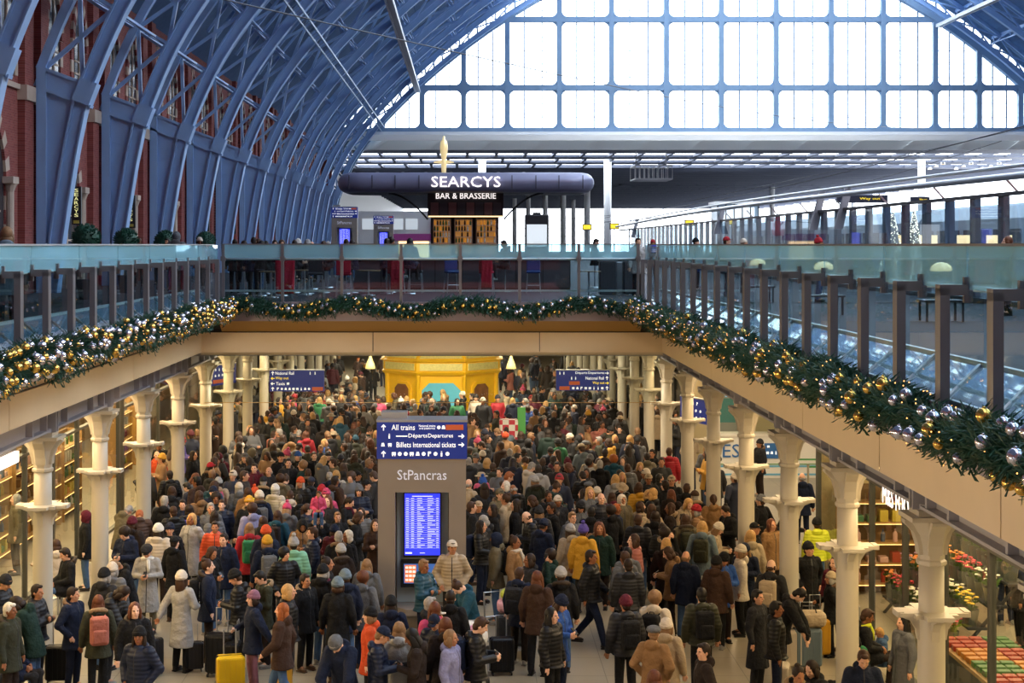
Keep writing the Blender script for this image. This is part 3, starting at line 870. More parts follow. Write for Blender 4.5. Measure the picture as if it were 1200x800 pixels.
# ------------------------------------------------------------------ station information totems
def arrow(kind, x, z, s, mt='signwhite'):
    b = MB(); y0, y1 = -.012, 0
    def rot(u, w):
        if kind == 'up': return (x+u*s, z+w*s)
        if kind == 'right': return (x+w*s, z-u*s)
        return (x-w*s, z+u*s)
    for poly in ([(-.08, -.5), (.08, -.5), (.08, .3), (-.08, .3)], [(0, .5), (.38, .1), (.26, -.02), (-.0, .28)], [(0, .5), (-.38, .1), (-.26, -.02), (0, .28)]):
        b.prism([rot(*p) for p in poly], 'Y', y0, y1)
    return b
def pictos(x0, x1, z, s, n, seed=1):
    rr = random.Random(seed); b = MB()
    for k in range(n):
        x = x0+(x1-x0)*(k+.5)/n; t = rr.randrange(5)
        if t == 0: b.lathe([(s*.12, .0), (s*.12, .01)], 8, (x, 0, z+s*.36)); b.box(x-s*.14, x+s*.14, -.012, 0, z-s*.45, z+s*.22)
        elif t == 1: b.box(x-s*.35, x+s*.35, -.012, 0, z-s*.2, z+s*.3); b.box(x-s*.28, x-s*.12, -.012, 0, z-s*.4, z-s*.2); b.box(x+s*.12, x+s*.28, -.012, 0, z-s*.4, z-s*.2)
        elif t == 2: b.prism([(x-s*.35, z-s*.3), (x+s*.35, z-s*.3), (x+s*.2, z+s*.35), (x-s*.2, z+s*.35)], 'Y', -.012, 0)
        elif t == 3: b.box(x-s*.3, x-s*.1, -.012, 0, z-s*.4, z+s*.4); b.box(x-s*.1, x+s*.25, -.012, 0, z+s*.05, z+s*.4)
        else: b.prism([(x+s*.35*math.cos(a*PI/4), z+s*.35*math.sin(a*PI/4)) for a in range(8)], 'Y', -.012, 0)
    return b
def totem(name, loc, label):
    """stand 1.70 m wide, 4.0 m tall, facing the opening"""
    g = empty(name, loc, label=label, cat='information totem')
    w = .85
    b = MB()
    b.box(-w, -.52, -.35, .35, 0, 3.27).box(.52, w, -.35, .35, 0, 3.27).box(-.52, .52, -.35, .35, 2.62, 3.27).box(-.52, .52, .1, .35, 0, 2.62)
    b.box(-.52, .52, -.35, .1, 0, .42)
    b.obj('housing', M['totem'], g)
    fixn(MB().prism([(-.52, -.35), (.52, -.35), (.3, -.62), (-.3, -.62)], 'Z', .30, .42).obj('shelf', M['totem'], g))
    MB().box(-.50, .50, .06, .11, .42, 2.62).obj('recess_panel', mat('recess_panel_blue', 0xb4c6d0, .4), g)
    MB().box(-w-.02, w+.02, -.38, .38, 3.27, 3.98).obj('sign_box', M['signblue'], g)
    MB().box(-w-.03, w+.03, -.385, .385, 3.98, 4.02).box(-.8, -.3, -.1, .3, 4.02, 4.14).obj('top_cap', M['steel'], g)
    s = mobj('sign_lettering', text_mesh('All trains', w=.45, h=.105), g, (-.36, -.395, 3.88)); s.data.materials[0] = M['signwhite']
    for t, w_, x, z in (('National trains', .32, .1, 3.91), ('and platforms', .30, .1, 3.855), ('Départs', .36, -.08, 3.71), ('Departures', .48, .36, 3.71),
                        ('Billets', .28, -.35, 3.545), ('International tickets', .82, .24, 3.545)):
        o = mobj('sign_lettering', text_mesh(t, w=w_, h=.10 if w_ > .33 or t == 'Billets' else .045, mt=M['signwhite']), g, (x, -.395, z))
    arrow('up', -.74, 3.88, .12).obj('sign_arrow', M['signwhite'], g, loc=(0, -.385, 0))
    arrow('up', -.74, 3.37, .12).obj('sign_arrow', M['signwhite'], g, loc=(0, -.385, 0))
    arrow('right', .76, 3.71, .12).obj('sign_arrow', M['signwhite'], g, loc=(0, -.385, 0))
    arrow('right', .76, 3.545, .12).obj('sign_arrow', M['signwhite'], g, loc=(0, -.385, 0))
    pictos(.28, .46, 3.88, .1, 2, 5).obj('sign_pictogram', M['signwhite'], g, loc=(0, -.385, 0))
    pictos(-.70, -.56, 3.71, .1, 1, 2).obj('sign_pictogram', M['signwhite'], g, loc=(0, -.385, 0))
    pictos(-.82, -.55, 3.545, .1, 2, 7).obj('sign_pictogram', M['signwhite'], g, loc=(0, -.385, 0))
    pictos(-.6, .55, 3.37, .11, 10, 3).obj('sign_pictogram', M['signwhite'], g, loc=(0, -.385, 0))
    MB().box(.46, .80, -.392, -.38, 3.83, 3.93).obj('sign_patch', M['signorange'], g)
    MB().box(-.5, -.28, -.392, -.38, 3.70, 3.72).obj('sign_rule', M['signwhite'], g)
    mobj('name_lettering', text_mesh('StPancras', w=.95, h=.19, mt=mat('silver_lettering', 0xdfe2ee, .35, emit=0xc8cce0, estr=.25)), g, (0, -.37, 2.96))
    MB().box(-.37, .37, -.08, .07, 1.32, 2.60).obj('screen_frame', M['black'], g)
    scr = MB().box(-.345, .345, -.095, -.075, 1.36, 2.56).obj('departure_screen', M['lcd'], g)
    rr = random.Random(11); b = MB(); d = MB(); z = 2.46
    b.box(-.2, .2, -.1, -.095, 2.50, 2.515)
    while z > 1.5:
        for x, w_ in ((-.32, .06), (-.22, .06), (-.1, .05+rr.random()*.1), (.1, .05+rr.random()*.12), (.27, .05)):
            b.box(x, x+w_, -.1, -.095, z, z+.010)
        b.box(-.335, .335, -.1, -.095, z-.014, z-.011)
        if rr.random() < .75:
            x = rr.uniform(-.33, .1); d.box(x, .33, -.099, -.095, z-.026, z-.016)
        z -= .043
    b.box(-.33, -.2, -.1, -.095, 1.39, 1.42); b.box(-.05, .05, -.1, -.095, 1.4, 1.41)
    b.obj('screen_text', M['lcdtext'], scr); d.obj('screen_row', M['lcddark'], scr)
    MB().box(-.42, .42, -.12, .05, .74, 1.26).obj('touch_screen_frame', M['black'], g)
    s = MB().box(-.36, .36, -.135, -.115, .82, 1.2).obj('touch_screen', emis('touch_screen_blue', 0x3a62a8, .6), g)
    MB().box(-.34, -.12, -.14, -.134, .84, 1.18).obj('touch_screen_tile', emis('tile_orange', 0xe07a4a, .8), s)
    b = MB()
    for i in range(4):
        for j in range(3): b.box(-.325+.07*j, -.275+.07*j, -.145, -.139, .87+.08*i, .91+.08*i)
    b.obj('touch_screen_text', M['signwhite'], s)
    MB().box(-.06, .3, -.14, -.134, 1.0, 1.02).box(-.06, .3, -.14, -.134, .9, .92).obj('touch_screen_text', M['signwhite'], s)
    return g
t0 = totem('information_totem', (px(494.5, 0, 31)[0], 31.35, 0), 'tall bronze-grey departures totem standing amid the crowd on the lower floor')
for x, y, lb in ((404, 107, 'distant departures totem on the upper deck beside the iron ribs'), (449.5, 139, 'smaller distant departures totem on the upper deck behind the bar canopy')):
    c = copy_tree(t0); c.location = (px(x, 0, y)[0], y, ZD); c['label'] = lb

# ------------------------------------------------------------------ hanging direction signs
def hang_sign(loc, w, h, label, rows, rz=0):
    g = empty('hanging_sign', loc, rz, label=label, cat='direction sign')
    MB().box(-w/2, w/2, -.06, .06, -h/2, h/2).obj('sign_box', M['signblue'], g)
    MB().box(-w/2-.02, w/2+.02, -.07, .07, h/2, h/2+.03).obj('sign_cap', M['steel'], g)
    MB().tube([(-w*.35, 0, h/2), (-w*.35, 0, 4.55-loc[2])], .015, 6).tube([(w*.35, 0, h/2), (w*.35, 0, 4.55-loc[2])], .015, 6).obj('hanger', M['steel'], g)
    for (z, items) in rows:
        for it in items:
            if it[0] == 't': mobj('sign_lettering', text_mesh(it[1], w=it[3]*w, h=it[4] if len(it) > 4 else .10, mt=M[it[5]] if len(it) > 5 else M['signwhite']), g, (it[2]*w, -.075, z*h))
            elif it[0] == 'a': arrow(it[1], it[2]*w, z*h, .13).obj('sign_arrow', M[it[3]] if len(it) > 3 else M['signwhite'], g, loc=(0, -.06, 0))
            elif it[0] == 'p': pictos(it[1]*w, it[2]*w, z*h, .11, it[3], it[3]).obj('sign_pictogram', M['signwhite'], g, loc=(0, -.06, 0))
            elif it[0] == 'o': MB().box(it[1]*w, it[2]*w, -.07, -.06, z*h-.06, z*h+.06).obj('sign_patch', M['signorange'], g)
    return g
Ys = 53.0
p = px(348, 446, Ys)
hang_sign(tuple(p), 1.80, .69, 'blue hanging sign reading National Rail, Way out and Taxis', [
    (.37, [('a', 'up', -.44), ('t', 'National Rail', -.22, .34), ('p', .2, .38, 2)]),
    (.12, [('a', 'left', -.44, 'signyellow'), ('t', 'Way out', -.27, .24, .11, 'signyellow')]),
    (-.13, [('a', 'left', -.44), ('t', 'Taxis', -.3, .16), ('p', -.2, -.12, 1)]),
    (-.38, [('a', 'up', -.44), ('p', -.38, .26, 9), ('o', .28, .48)])])
p = px(683, 445.5, Ys)
hang_sign(tuple(p), 1.76, .66, 'blue hanging sign reading Departures, National Rail and Way out', [
    (.37, [('p', -.47, -.32, 2), ('t', 'Départs', -.03, .22), ('t', 'Departures', .25, .30), ('a', 'right', .45)]),
    (.12, [('p', -.25, -.1, 2), ('t', 'National Rail', .22, .34), ('a', 'up', .45)]),
    (-.13, [('o', -.26, -.06), ('t', 'Way out', .29, .22, .11, 'signyellow'), ('a', 'right', .45, 'signyellow')]),
    (-.38, [('o', -.44, -.25), ('p', -.22, .4, 8), ('a', 'up', .45)])])
hang_sign((6.5, 1883*6.5/(818-546), 2.75), 1.9, .66, 'angled dark blue sign hanging in the aisle by the ticket hall', [
    (.3, [('p', -.4, .1, 4)]), (0, [('a', 'left', -.4, 'signyellow'), ('p', -.2, .2, 3)]), (-.3, [('p', -.4, .3, 6)])], math.radians(-70))
hang_sign((-8.3, 1883*8.3/(546-258), 3.0), 1.9, .66, 'angled blue sign hanging in the aisle beside the shop windows', [
    (.3, [('p', -.4, .1, 4)]), (0, [('p', -.4, .2, 5)]), (-.3, [('o', -.3, .2)])], math.radians(68))

# ------------------------------------------------------------------ golden kiosk in the hall
kx, ky = px(517, 0, 64)[0], 66.3
g = empty('golden_kiosk', (kx, ky, 0), label='golden octagonal carousel kiosk beyond the crowd under the beam', cat='kiosk')
gy = mat('kiosk_gold', 0xe8b41c, .45, .1, var=.12, scale=3, emit=0xe0a818, estr=.18); gp = mat('kiosk_pale_panel', 0xe2d488, .5, var=.25, scale=12)  # gold paint given a weak glow of its own to brighten the kiosk
def oct_(r, z, n=8): return [(r*math.cos(PI/8+a*PI/4), r*math.sin(PI/8+a*PI/4), z) for a in range(8)]
RK = 2.55
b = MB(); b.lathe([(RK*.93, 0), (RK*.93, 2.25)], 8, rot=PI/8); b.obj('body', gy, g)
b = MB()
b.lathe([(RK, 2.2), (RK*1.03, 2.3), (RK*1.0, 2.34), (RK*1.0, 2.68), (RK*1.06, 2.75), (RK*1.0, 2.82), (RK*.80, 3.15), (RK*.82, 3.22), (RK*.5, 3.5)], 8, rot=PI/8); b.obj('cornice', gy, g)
for k in range(8):
    a = -PI/2+k*PI/4; m_ = Matrix.Rotation(a+PI/2, 4, 'Z'); ap = RK*math.cos(PI/8)
    def face(zlo, zhi, hw, d, nm, mt_, parent=g, th=.04, chamf=.0):
        bb = MB()
        if chamf: poly = [(-hw+chamf, zlo), (hw-chamf, zlo), (hw, zlo+chamf), (hw, zhi-chamf), (hw-chamf, zhi), (-hw+chamf, zhi), (-hw, zhi-chamf), (-hw, zlo+chamf)]
        else: poly = [(-hw, zlo), (hw, zlo), (hw, zhi), (-hw, zhi)]
        bb.prism(poly, 'Y', -d-th, -d+.02); bb.v = [tuple(m_ @ Vector(v)) for v in bb.v]
        return fixn(bb.obj(nm, mt_, parent))
    face(2.38, 2.66, .85, ap*1.0, 'frieze_panel', gp)
    bb = MB(); q0, q1, r0, r1 = 2.86, 3.10, ap*.985, ap*.85      # pale panel on each slope of the roof
    bb.add([(-.86, -r0-.03, q0), (.86, -r0-.03, q0), (.72, -r1-.03, q1), (-.72, -r1-.03, q1), (-.86, -r0+.03, q0), (.86, -r0+.03, q0), (.72, -r1+.03, q1), (-.72, -r1+.03, q1)],
           [(0, 1, 2, 3), (7, 6, 5, 4), (0, 4, 5, 1), (1, 5, 6, 2), (2, 6, 7, 3), (3, 7, 4, 0)]); bb.v = [tuple(m_ @ Vector(v)) for v in bb.v]
    fixn(bb.obj('roof_panel', gp, g))
    if k in (0,):
        face(.55, 1.95, .85, ap*.93, 'picture_frame', gy, chamf=.32, th=.07); face(.62, 1.88, .77, ap*.93, 'picture', mat('picture_teal', 0x5fb3c9, .4, var=.35, scale=1.2, emit=0x5fb3c9, estr=.3), chamf=.29, th=.09)
    else:
        face(.5, 1.9, .5, ap*.93, 'picture_frame', gy, chamf=.2, th=.07)
        face(.6, 1.8, .40, ap*.93, 'picture', mat('picture_brown', 0x8a5a34, .4, var=.6, scale=4), chamf=.18, th=.09)
for a in range(8):
    x, y = RK*.94*math.cos(PI/8+a*PI/4), RK*.94*math.sin(PI/8+a*PI/4)
    MB().lathe([(.12, 0), (.09, .1), (.09, 2.1), (.13, 2.25)], 10, (x, y, 0)).obj('corner_post', gy, g, True)

# ------------------------------------------------------------------ bar pavilion on the deck
BY = 60.0
g = empty('bar_pavilion', (px(546, 0, BY)[0], BY+1.5, ZD), label='dark bar pavilion with wide rounded canopy and lit lettering', cat='bar pavilion')
ox = px(546, 0, BY)[0]
def bx(x): return px(x, 0, BY)[0]-ox
def bz(y): return px(0, y, BY)[2]-ZD
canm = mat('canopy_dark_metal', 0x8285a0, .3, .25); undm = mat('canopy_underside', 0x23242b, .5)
zt, zb = bz(201.5), bz(225)
b = MB()
x0, x1 = bx(393), bx(699); dpt = 4.4; nseg = 10; rr_ = (zt-zb)/2
# rounded bullnose edge round a plan with rounded ends
def plan(ins):
    r = 1.1; o = []
    for cx_, cy_, a0 in ((x1-r, dpt-r-1.5, 0), (x0+r, dpt-r-1.5, 90), (x0+r, -1.5+r, 180), (x1-r, -1.5+r, 270)):
        for k in range(9):
            a = math.radians(a0+90*k/8); o.append((cx_+(r-ins)*math.cos(a), cy_+(r-ins)*math.sin(a)))
    return o
rings = []
for k in range(9):
    a = -PI/2+PI*k/8; rings.append([(x, y, (zt+zb)/2+rr_*math.sin(a)) for x, y in plan(rr_*(1-math.cos(a)))])
kk = len(rings[0]); vs = [p for r in rings for p in r]; fs = []; ms = []
for i in range(8):
    for j in range(kk): fs.append((i*kk+j, i*kk+(j+1) % kk, (i+1)*kk+(j+1) % kk, (i+1)*kk+j))
fs.append(tuple(range(kk-1, -1, -1))); fs.append(tuple(8*kk+j for j in range(kk)))
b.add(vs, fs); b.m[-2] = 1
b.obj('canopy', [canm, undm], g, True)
for xs in (409, 436, 463, 491, 600, 628, 655, 683):
    MB().box(bx(xs)-.015, bx(xs)+.015, -1.52, -1.50, zb+.12, zt-.12).obj('canopy_seam', M['dark'], g)
b = MB()
for xs in (440, 470, 620, 650): b.bar((bx(xs), -1.0, zb+.02), (bx(xs)+(.8 if xs < 546 else -.8), 2.2, zb+.02), .05, .04)
b.obj('canopy_underside_bar', M['steel'], g)
for sg in (-1, 1):
    pts = [(sg*(1.45+1.5*t), -.2, zb-1.0*(1-t)**1.8) for t in [k/10 for k in range(11)]]
    MB().tube(pts, .04, 6).obj('canopy_brace', M['black'], g)
# core with hanging upper display and lit bottle shelves
b = MB().box(bx(500), bx(591), .0, 2.4, bz(253), zb).obj('upper_display', M['black'], g)
for k in range(8):
    x = bx(503)+k*(bx(589)-bx(503))/8
    MB().box(x+.02, x+(bx(589)-bx(503))/8-.02, -.03, .0, bz(251), bz(236)).obj('display_panel', mat('display_brick_tone', 0x6b4b48, .3) if k % 2 == 0 else M['dark'], g)
MB().box(bx(501), bx(590), -.04, 0, bz(253.5), bz(252)).obj('display_light', M['lamp'], g)
MB().box(bx(503), bx(586), 1.0, 2.4, 0, bz(252)).obj('core', M['dark'], g)
for k, (a, c) in enumerate(((506, 528), (532, 554), (558, 583))):
    f = MB().box(bx(a), bx(c), .35, 1.0, bz(299), bz(255)); f.obj('shelf_bay', mat('bay_grey', 0x8b8686, .4), g)
    pn = MB().box(bx(a)+.04, bx(c)-.04, .28, .36, bz(297), bz(257)).obj('shelf_backlight', emis('amber_backlight', 0x9a6a34, .7), g)
    for z in (263, 270, 277, 284, 291):
        MB().box(bx(a)+.04, bx(c)-.04, .12, .30, bz(z)-.02, bz(z)).obj('shelf', M['steel'], pn)
bcol = [mat('bottle_amber', 0xd08a30, .2, emit=0xd08a30, estr=.4), mat('bottle_green', 0x2f5a34, .15), mat('bottle_clear', 0xc9ccc4, .1), mat('bottle_dark', 0x2a1c18, .15)]
bme = [MB().lathe([(.035, 0), (.035, .13), (.014, .17), (.012, .22)], 8).mesh('bottle', m_) for m_ in bcol]
for k, (a, c) in enumerate(((506, 528), (532, 554), (558, 583))):
    for z in (263, 270, 277, 284, 291):
        for j in range(6):
            if R.random() < .8:
                x = bx(a)+.08+(bx(c)-bx(a)-.16)*j/5
                mobj('bottle', bme[R.randrange(4)] , None, (ox+x, BY+1.5+.2, ZD+bz(z)), label='bottle standing on the lit shelves of the bar pavilion', cat='bottle', group='bottles on the lit bar shelves')
mobj('bar_lettering', text_mesh('SEARCYS', w=bx(586)-bx(505), h=bz(207)-bz(219.5), depth=.06), g, (0, -1.62, bz(213)))
mobj('bar_lettering', text_mesh('BAR & BRASSERIE', w=bx(583)-bx(511), h=bz(224.5)-bz(231.5), depth=.04), g, (0, -.1, bz(228)))
# tall gilded figure-like ornament standing on the canopy
zc = zt
g2 = empty('gilded_ornament', (px(519.5, 0, BY)[0], BY+1.5, ZD+zt), label='slim gilded cross-shaped ornament standing on the dark bar canopy', cat='ornament')
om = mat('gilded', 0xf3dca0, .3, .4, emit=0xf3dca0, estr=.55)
MB().lathe([(.08, 0), (.10, .3), (.11, .48), (.08, .56), (.13, .75), (.15, 1.0), (.13, 1.22), (.05, 1.32), (.05, 1.40), (.02, 1.44)], 12).obj('spire', om, g2, True)
MB().prism([(-.38, .42), (0, .38), (.38, .42), (.38, .46), (0, .54), (-.38, .46)], 'Y', -.05, .05).obj('cross_arm', om, g2)

# bar counter and furniture behind the end balustrade
g = empty('bar_counter', (0, 0, ZD), label='long dark bar counter behind the end balustrade below the pavilion', cat='bar counter')
xa, xb = px(415, 0, 52)[0], px(668, 0, 52)[0]
MB().box(xa, xb, 52, 52.7, 0, 1.0).obj('front_panel', mat('counter_dark', 0x4b4549, .35, var=.15, scale=1), g)
MB().box(xa-.1, xb+.1, 51.9, 52.9, 1.0, 1.06).obj('counter_top', M['dark'], g)
MB().box(xa, xb, 51.94, 52.0, 0, .12).obj('plinth', M['black'], g)
b = MB()
for k in range(9): b.box(xa+(xb-xa)*k/8-.015, xa+(xb-xa)*k/8+.015, 51.98, 52.0, .12, 1.0)
b.obj('panel_joint', M['black'], g)

def chair(name, loc, rz, color, label, group=None):
    g = empty(name, loc, rz, label=label, cat='chair', group=group)
    sh = M['shell']
    MB().rbox(-.22, .22, -.22, .2, .62, .70, .04).obj('seat', sh, g, color=color)
    b = MB().rbox(-.21, .21, .15, .20, .68, 1.12, .025); b.obj('backrest', sh, g, color=color)
    for a in (-1, 1):
        for c in (-1, 1): MB().bar((a*.18, c*.16, .62), (a*.22, c*.2, 0), .025, .025).obj('leg', M['steel'], g)
    MB().tube([(-.2, -.18, .25), (.2, -.18, .25)], .012, 6).obj('footrest', M['steel'], g)
    return g
REDC = hexc(0xb01830); BLUC = hexc(0x24407a); DKC = hexc(0x202228)
for x, y, c, lb in ((333, 44.5, REDC, 'red bar chair behind the end balustrade, by the brick arcade'), (403, 46, REDC, 'red bar chair beside the end of the dark counter'),
                    (464, 48.5, REDC, 'red bar chair in front of the dark counter, under the pavilion'), (570, 49, REDC, 'red bar chair alone before the middle of the counter'),
                    (370, 46.5, DKC, 'dark bar chair between two red bar chairs'), (625, 49.5, BLUC, 'blue bar chair before the end of the counter'), (530, 49.8, BLUC, 'blue bar chair in front of the middle counter'),
                    (487, 50, DKC, 'dark bar chair next to the red chair at the counter')):
    chair('bar_chair', tuple(px(x, 0, y)[:2])+(ZD,), R.uniform(-.3, .3)+PI*(R.random() < .4), c, lb)
# coats hung over chairs read as red cloths
def drape(loc, w, h, color, label):
    b = MB(); n = 8; vs = []; 
    for s in (0, 1):
        for i in range(n+1):
            for j in range(6):
                x = -w/2+w*i/n; z = h*(1-j/5); vs.append((x*(1-.12*(1-z/h)), (.03 if s else -.05)+.03*math.sin(i*2.1+j), z))
    fs = []
    for s in (0, 1):
        for i in range(n):
            for j in range(5):
                a = s*(n+1)*6+i*6+j; fs.append((a, a+1, a+7, a+6) if s else (a, a+6, a+7, a+1))
    m_ = (n+1)*6
    for i in range(n): fs.append((i*6, m_+i*6, m_+i*6+6, i*6+6)); fs.append((i*6+5, i*6+11, m_+i*6+11, m_+i*6+5))
    for j in range(5): fs.append((j, j+1, m_+j+1, m_+j)); fs.append((n*6+j, m_+n*6+j, m_+n*6+j+1, n*6+j+1))
    b.add(vs, fs); o = b.obj('hanging_coat', M['cloth'], None, True, loc, label=label, cat='coat', color=color); return fixn(o)
drape(tuple(px(334, 0, 44.2)[:2])+(ZD+.15,), .55, 1.0, hexc(0xc01c34), 'red coat draped over the chair behind the end balustrade')
drape(tuple(px(465, 0, 48.2)[:2])+(ZD+.12,), .42, 1.1, hexc(0xa8182e), 'long dark red coat hung at the counter under the pavilion')
drape(tuple(px(570, 0, 48.7)[:2])+(ZD+.2,), .35, 1.0, hexc(0xc01c34), 'narrow red coat hung before the middle of the counter')
def table(loc, label, r=.35, h=.75):
    g = empty('cafe_table', loc, label=label, cat='table')
    MB().lathe([(r, h-.03), (r, h)], 20).obj('table_top', mat('table_top_wood', 0x8a7050, .4), g)
    MB().lathe([(.03, .02), (.03, h-.03)], 8).obj('pedestal', M['steel'], g); MB().lathe([(.22, 0), (.2, .02), (.03, .04)], 16).obj('base', M['steel'], g)
for x, y, lb in ((318, 45.5, 'small round table by the brick arcade behind the end balustrade'), (357, 48, 'small round table between the red chair and the counter'),
                 (432, 47.5, 'small round table in front of the counter end'), (690, 46, 'small round table near the corner of the balustrades')):
    table(tuple(px(x, 0, y)[:2])+(ZD,), lb)
# waste bins and white stand near the corner
for x, y, c, w, lb in ((712, 47, 'dark', .5, 'dark grey waste bin near the balustrade corner'), (728, 48.5, 'steel', .35, 'tall pale steel bin beside the dark waste bin'), (742, 47.5, 'dark', .6, 'broad dark cabinet in the corner of the balustrades')):
    g = empty('waste_bin', tuple(px(x, 0, y)[:2])+(ZD,), label=lb, cat='bin')
    MB().rbox(-w/2, w/2, -.25, .25, .03, 1.0, .04).obj('body', M[c], g); MB().rbox(-w/2-.02, w/2+.02, -.27, .27, 1.0, 1.06, .02).obj('lid', M['steel'], g)
# advertising screen
p = px(629, 0, 80)
g = empty('advertising_screen', (p[0], 80, ZD), label='black upright advertising screen on the deck beside the pavilion', cat='screen')
MB().rbox(-.6, .6, -.12, .12, 0, 3.0, .06).obj('casing', M['black'], g); MB().box(-.5, .5, -.14, -.12, 1.4, 2.5).obj('screen', emis('pale_screen', 0xcdd3d6, .8), g)
MB().box(-.2, .2, -.08, .08, 3.0, 3.1).obj('camera_cap', M['black'], g)

# ------------------------------------------------------------------ glass wall of the platforms
SX, SZ = 13.3, 8.62
g = empty('platform_glass_wall', (SX, 0, 0), label='tall glass security wall with grey posts along the platforms', cat='glass wall')
pm = MB().box(-.05, .1, -.22, .22, ZD, SZ).mesh('post', mat('screen_post', 0x56545e, .5, .2))
gm = MB().box(-.01, .01, .02, 2.215, ZD+.05, SZ-.05).mesh('glass_panel', M['screen_glass'])
y = 20.0
while y < 140:
    mobj('post', pm, g, (.1, y, 0)); mobj('glass_panel', gm, g, (0, y, 0)); y += 2.235
MB().box(-.08, .08, 20, 140, SZ-.02, SZ+.07).obj('top_rail', M['dark'], g)
MB().box(-.08, .08, 20, 140, ZD, ZD+.12).obj('bottom_rail', M['dark'], g)
b = MB()
# overhead duct with fin brackets running along the wall
g = empty('overhead_track', (0, 0, 0), label='long grey lighting track with fin brackets above the platform glass wall', cat='track')
pts = [(SX-.2, y, 9.02+.22*math.sin((y-36)/30)) for y in range(26, 141, 3)]
MB().tube(pts, .09, 8).obj('track_tube', M['steel'], g, True)
MB().tube([(x+.35, y, z+.28) for x, y, z in pts], .05, 8).obj('track_tube', M['steel'], g, True)
for y in range(30, 130, 3):
    pass
for xx, yy in ((990, 56), (845, 84), (745, 125), (960, 62)):
    Y = 1883*SX/(xx-546)
    fixn(MB().prism([(-.28, -1.1), (.02, -1.1), (.35, .35), (.1, .35)], 'Y', -.08, .08).obj('fin_bracket', M['girder'], g, loc=(SX-.1, Y, 9.05)))
b = MB()
for y in range(27, 140, 6): b.bar((SX-.2, y, 9.0), (SX+.15, y, SZ), .05, .05)
b.obj('stay', M['steel'], g)
# overhead wires
for i, (a, c) in enumerate((((-9, 30, 13.0), (40, 140, 17.5)), ((60, 60, 22), (12.5, 145, 9.8)), ((7, 90, 8.6), (30, 90, 13.2)), ((20, 40, 12.0), (7, 130, 9.4)))):
    a, c = Vector(a), Vector(c); pts = [a.lerp(c, t/16)-Vector((0, 0, .9*math.sin(PI*t/16))) for t in range(17)]
    MB().tube(pts, .02, 5).obj('overhead_wire', M['dark'], None, label=('thin sagging wire from the iron ribs towards the gable', 'thin sagging wire descending from the east roof to the platforms', 'short thin wire over the middle platforms', 'thin wire above the lighting track')[i], cat='wire')
# train side behind the glass: a long pale train on the platforms
g = empty('train', (24, 0, 0), label='long grey and blue train standing behind the platform glass wall', cat='train')
prof_t = [(-1.4, .9), (-1.45, 2.2), (-1.35, 3.2), (-.9, 3.75), (0, 3.9), (.9, 3.75), (1.35, 3.2), (1.45, 2.2), (1.4, .9)]
for k in range(4):
    y = 62+k*18.4
    fixn(MB().prism([(x, ZD-.6+z) for x, z in prof_t], 'Y', y, y+18).obj('carriage', mat('train_grey_%d' % k, 0x8d95a0, .3), g))
    b = MB()
    for j in range(8): b.box(-1.47, -1.44, y+1.2+2.05*j, y+2.6+2.05*j, ZD+1.35, ZD+2.15)
    b.obj('window_band', M['pane_dark'], g); MB().box(-1.475, -1.45, y, y+18, ZD+.3, ZD+.8).obj('livery_stripe', M['signblue'], g)
# cradle under the extension roof
p = px(763, 200, 160)
g = empty('maintenance_cradle', tuple(p), label='white lattice maintenance cradle hanging below the gable beam', cat='cradle')
b = MB()
for z in (-.9, .4):
    for y in (-2.5, 2.5): b.bar((-1.8, y, z), (1.8, y, z), .1, .1)
    for x in (-1.8, 1.8): b.bar((x, -2.5, z), (x, 2.5, z), .1, .1)
for k in range(9):
    x = -1.8+.45*k; b.bar((x, -2.5, -.9), (x, -2.5, .4), .06, .06); b.bar((x, 2.5, -.9), (x, 2.5, .4), .06, .06)
b.obj('lattice', M['white'], g); MB().box(-1.8, 1.8, -2.5, 2.5, -1.0, -.92).obj('platform', M['white'], g)
MB().bar((-1.5, 0, .4), (-1.5, 0, 2.3), .08, .08).bar((1.5, 0, .4), (1.5, 0, 2.3), .08, .08).obj('hanger', M['white'], g)
# platform departure display and small signs
for x, y, w, h, Y, lb in ((1010, 233, 60, 9, 120, 'dark platform display with yellow letters above the glass wall'), (1078, 234, 22, 7, 110, 'small dark sign with yellow letters beside the platform display')):
    p = px(x, y, Y); s = Y/F; g = empty('platform_display', tuple(p), label=lb, cat='display sign')
    MB().box(-w*s/2, w*s/2, -.1, .1, -h*s/2, h*s/2).obj('display_case', mat('display_case', 0x1d2233, .4), g)
    mobj('display_lettering', text_mesh('Way out', w=w*s*.4, h=h*s*.4, mt=M['signyellow']), g, (w*s*.15, -.13, 0))
for x, y in ((858, 260), (808, 261), (720, 265), (688, 266)):
    p = px(x, y, 150); g = empty('platform_sign', tuple(p), label='small yellow platform sign far along the tracks', cat='sign', group='yellow platform signs'); MB().box(-.05, .05, .05, .12, 5.6-p[2], -.2).obj('pole', M['dark'], g)
    MB().box(-.35, .35, -.05, .05, -.2, .2).obj('sign_panel', M['signyellow'], g); MB().box(-.45, .45, .05, .15, -.3, .3).obj('sign_case', M['dark'], g)
# platform building seen past the glass wall
p = px(865, 0, 190); g = empty('platform_cabin', (p[0], 190, 5.6), label='white flat-roofed cabin on the platforms under the louvred roof', cat='cabin')
w = 24*190/F
MB().box(-w, w, 0, 5, 0, 6.6).obj('wall', mat('cabin_glass', 0x9fb4c2, .3), g); MB().box(-w-.3, w+.3, -.3, 5.3, 6.6, 6.9).obj('roof', M['white'], g)
MB().box(-w*.8, w*.8, -.05, 0, 4.0, 6.2).obj('window_pane', emis('cabin_pane', 0xdfe8ee, .8), g)
b = MB()
for k in range(6): b.box(-w+2*w*k/5-.06, -w+2*w*k/5+.06, -.1, 0, 0, 6.6)
b.obj('window_frame', M['dark'], g)
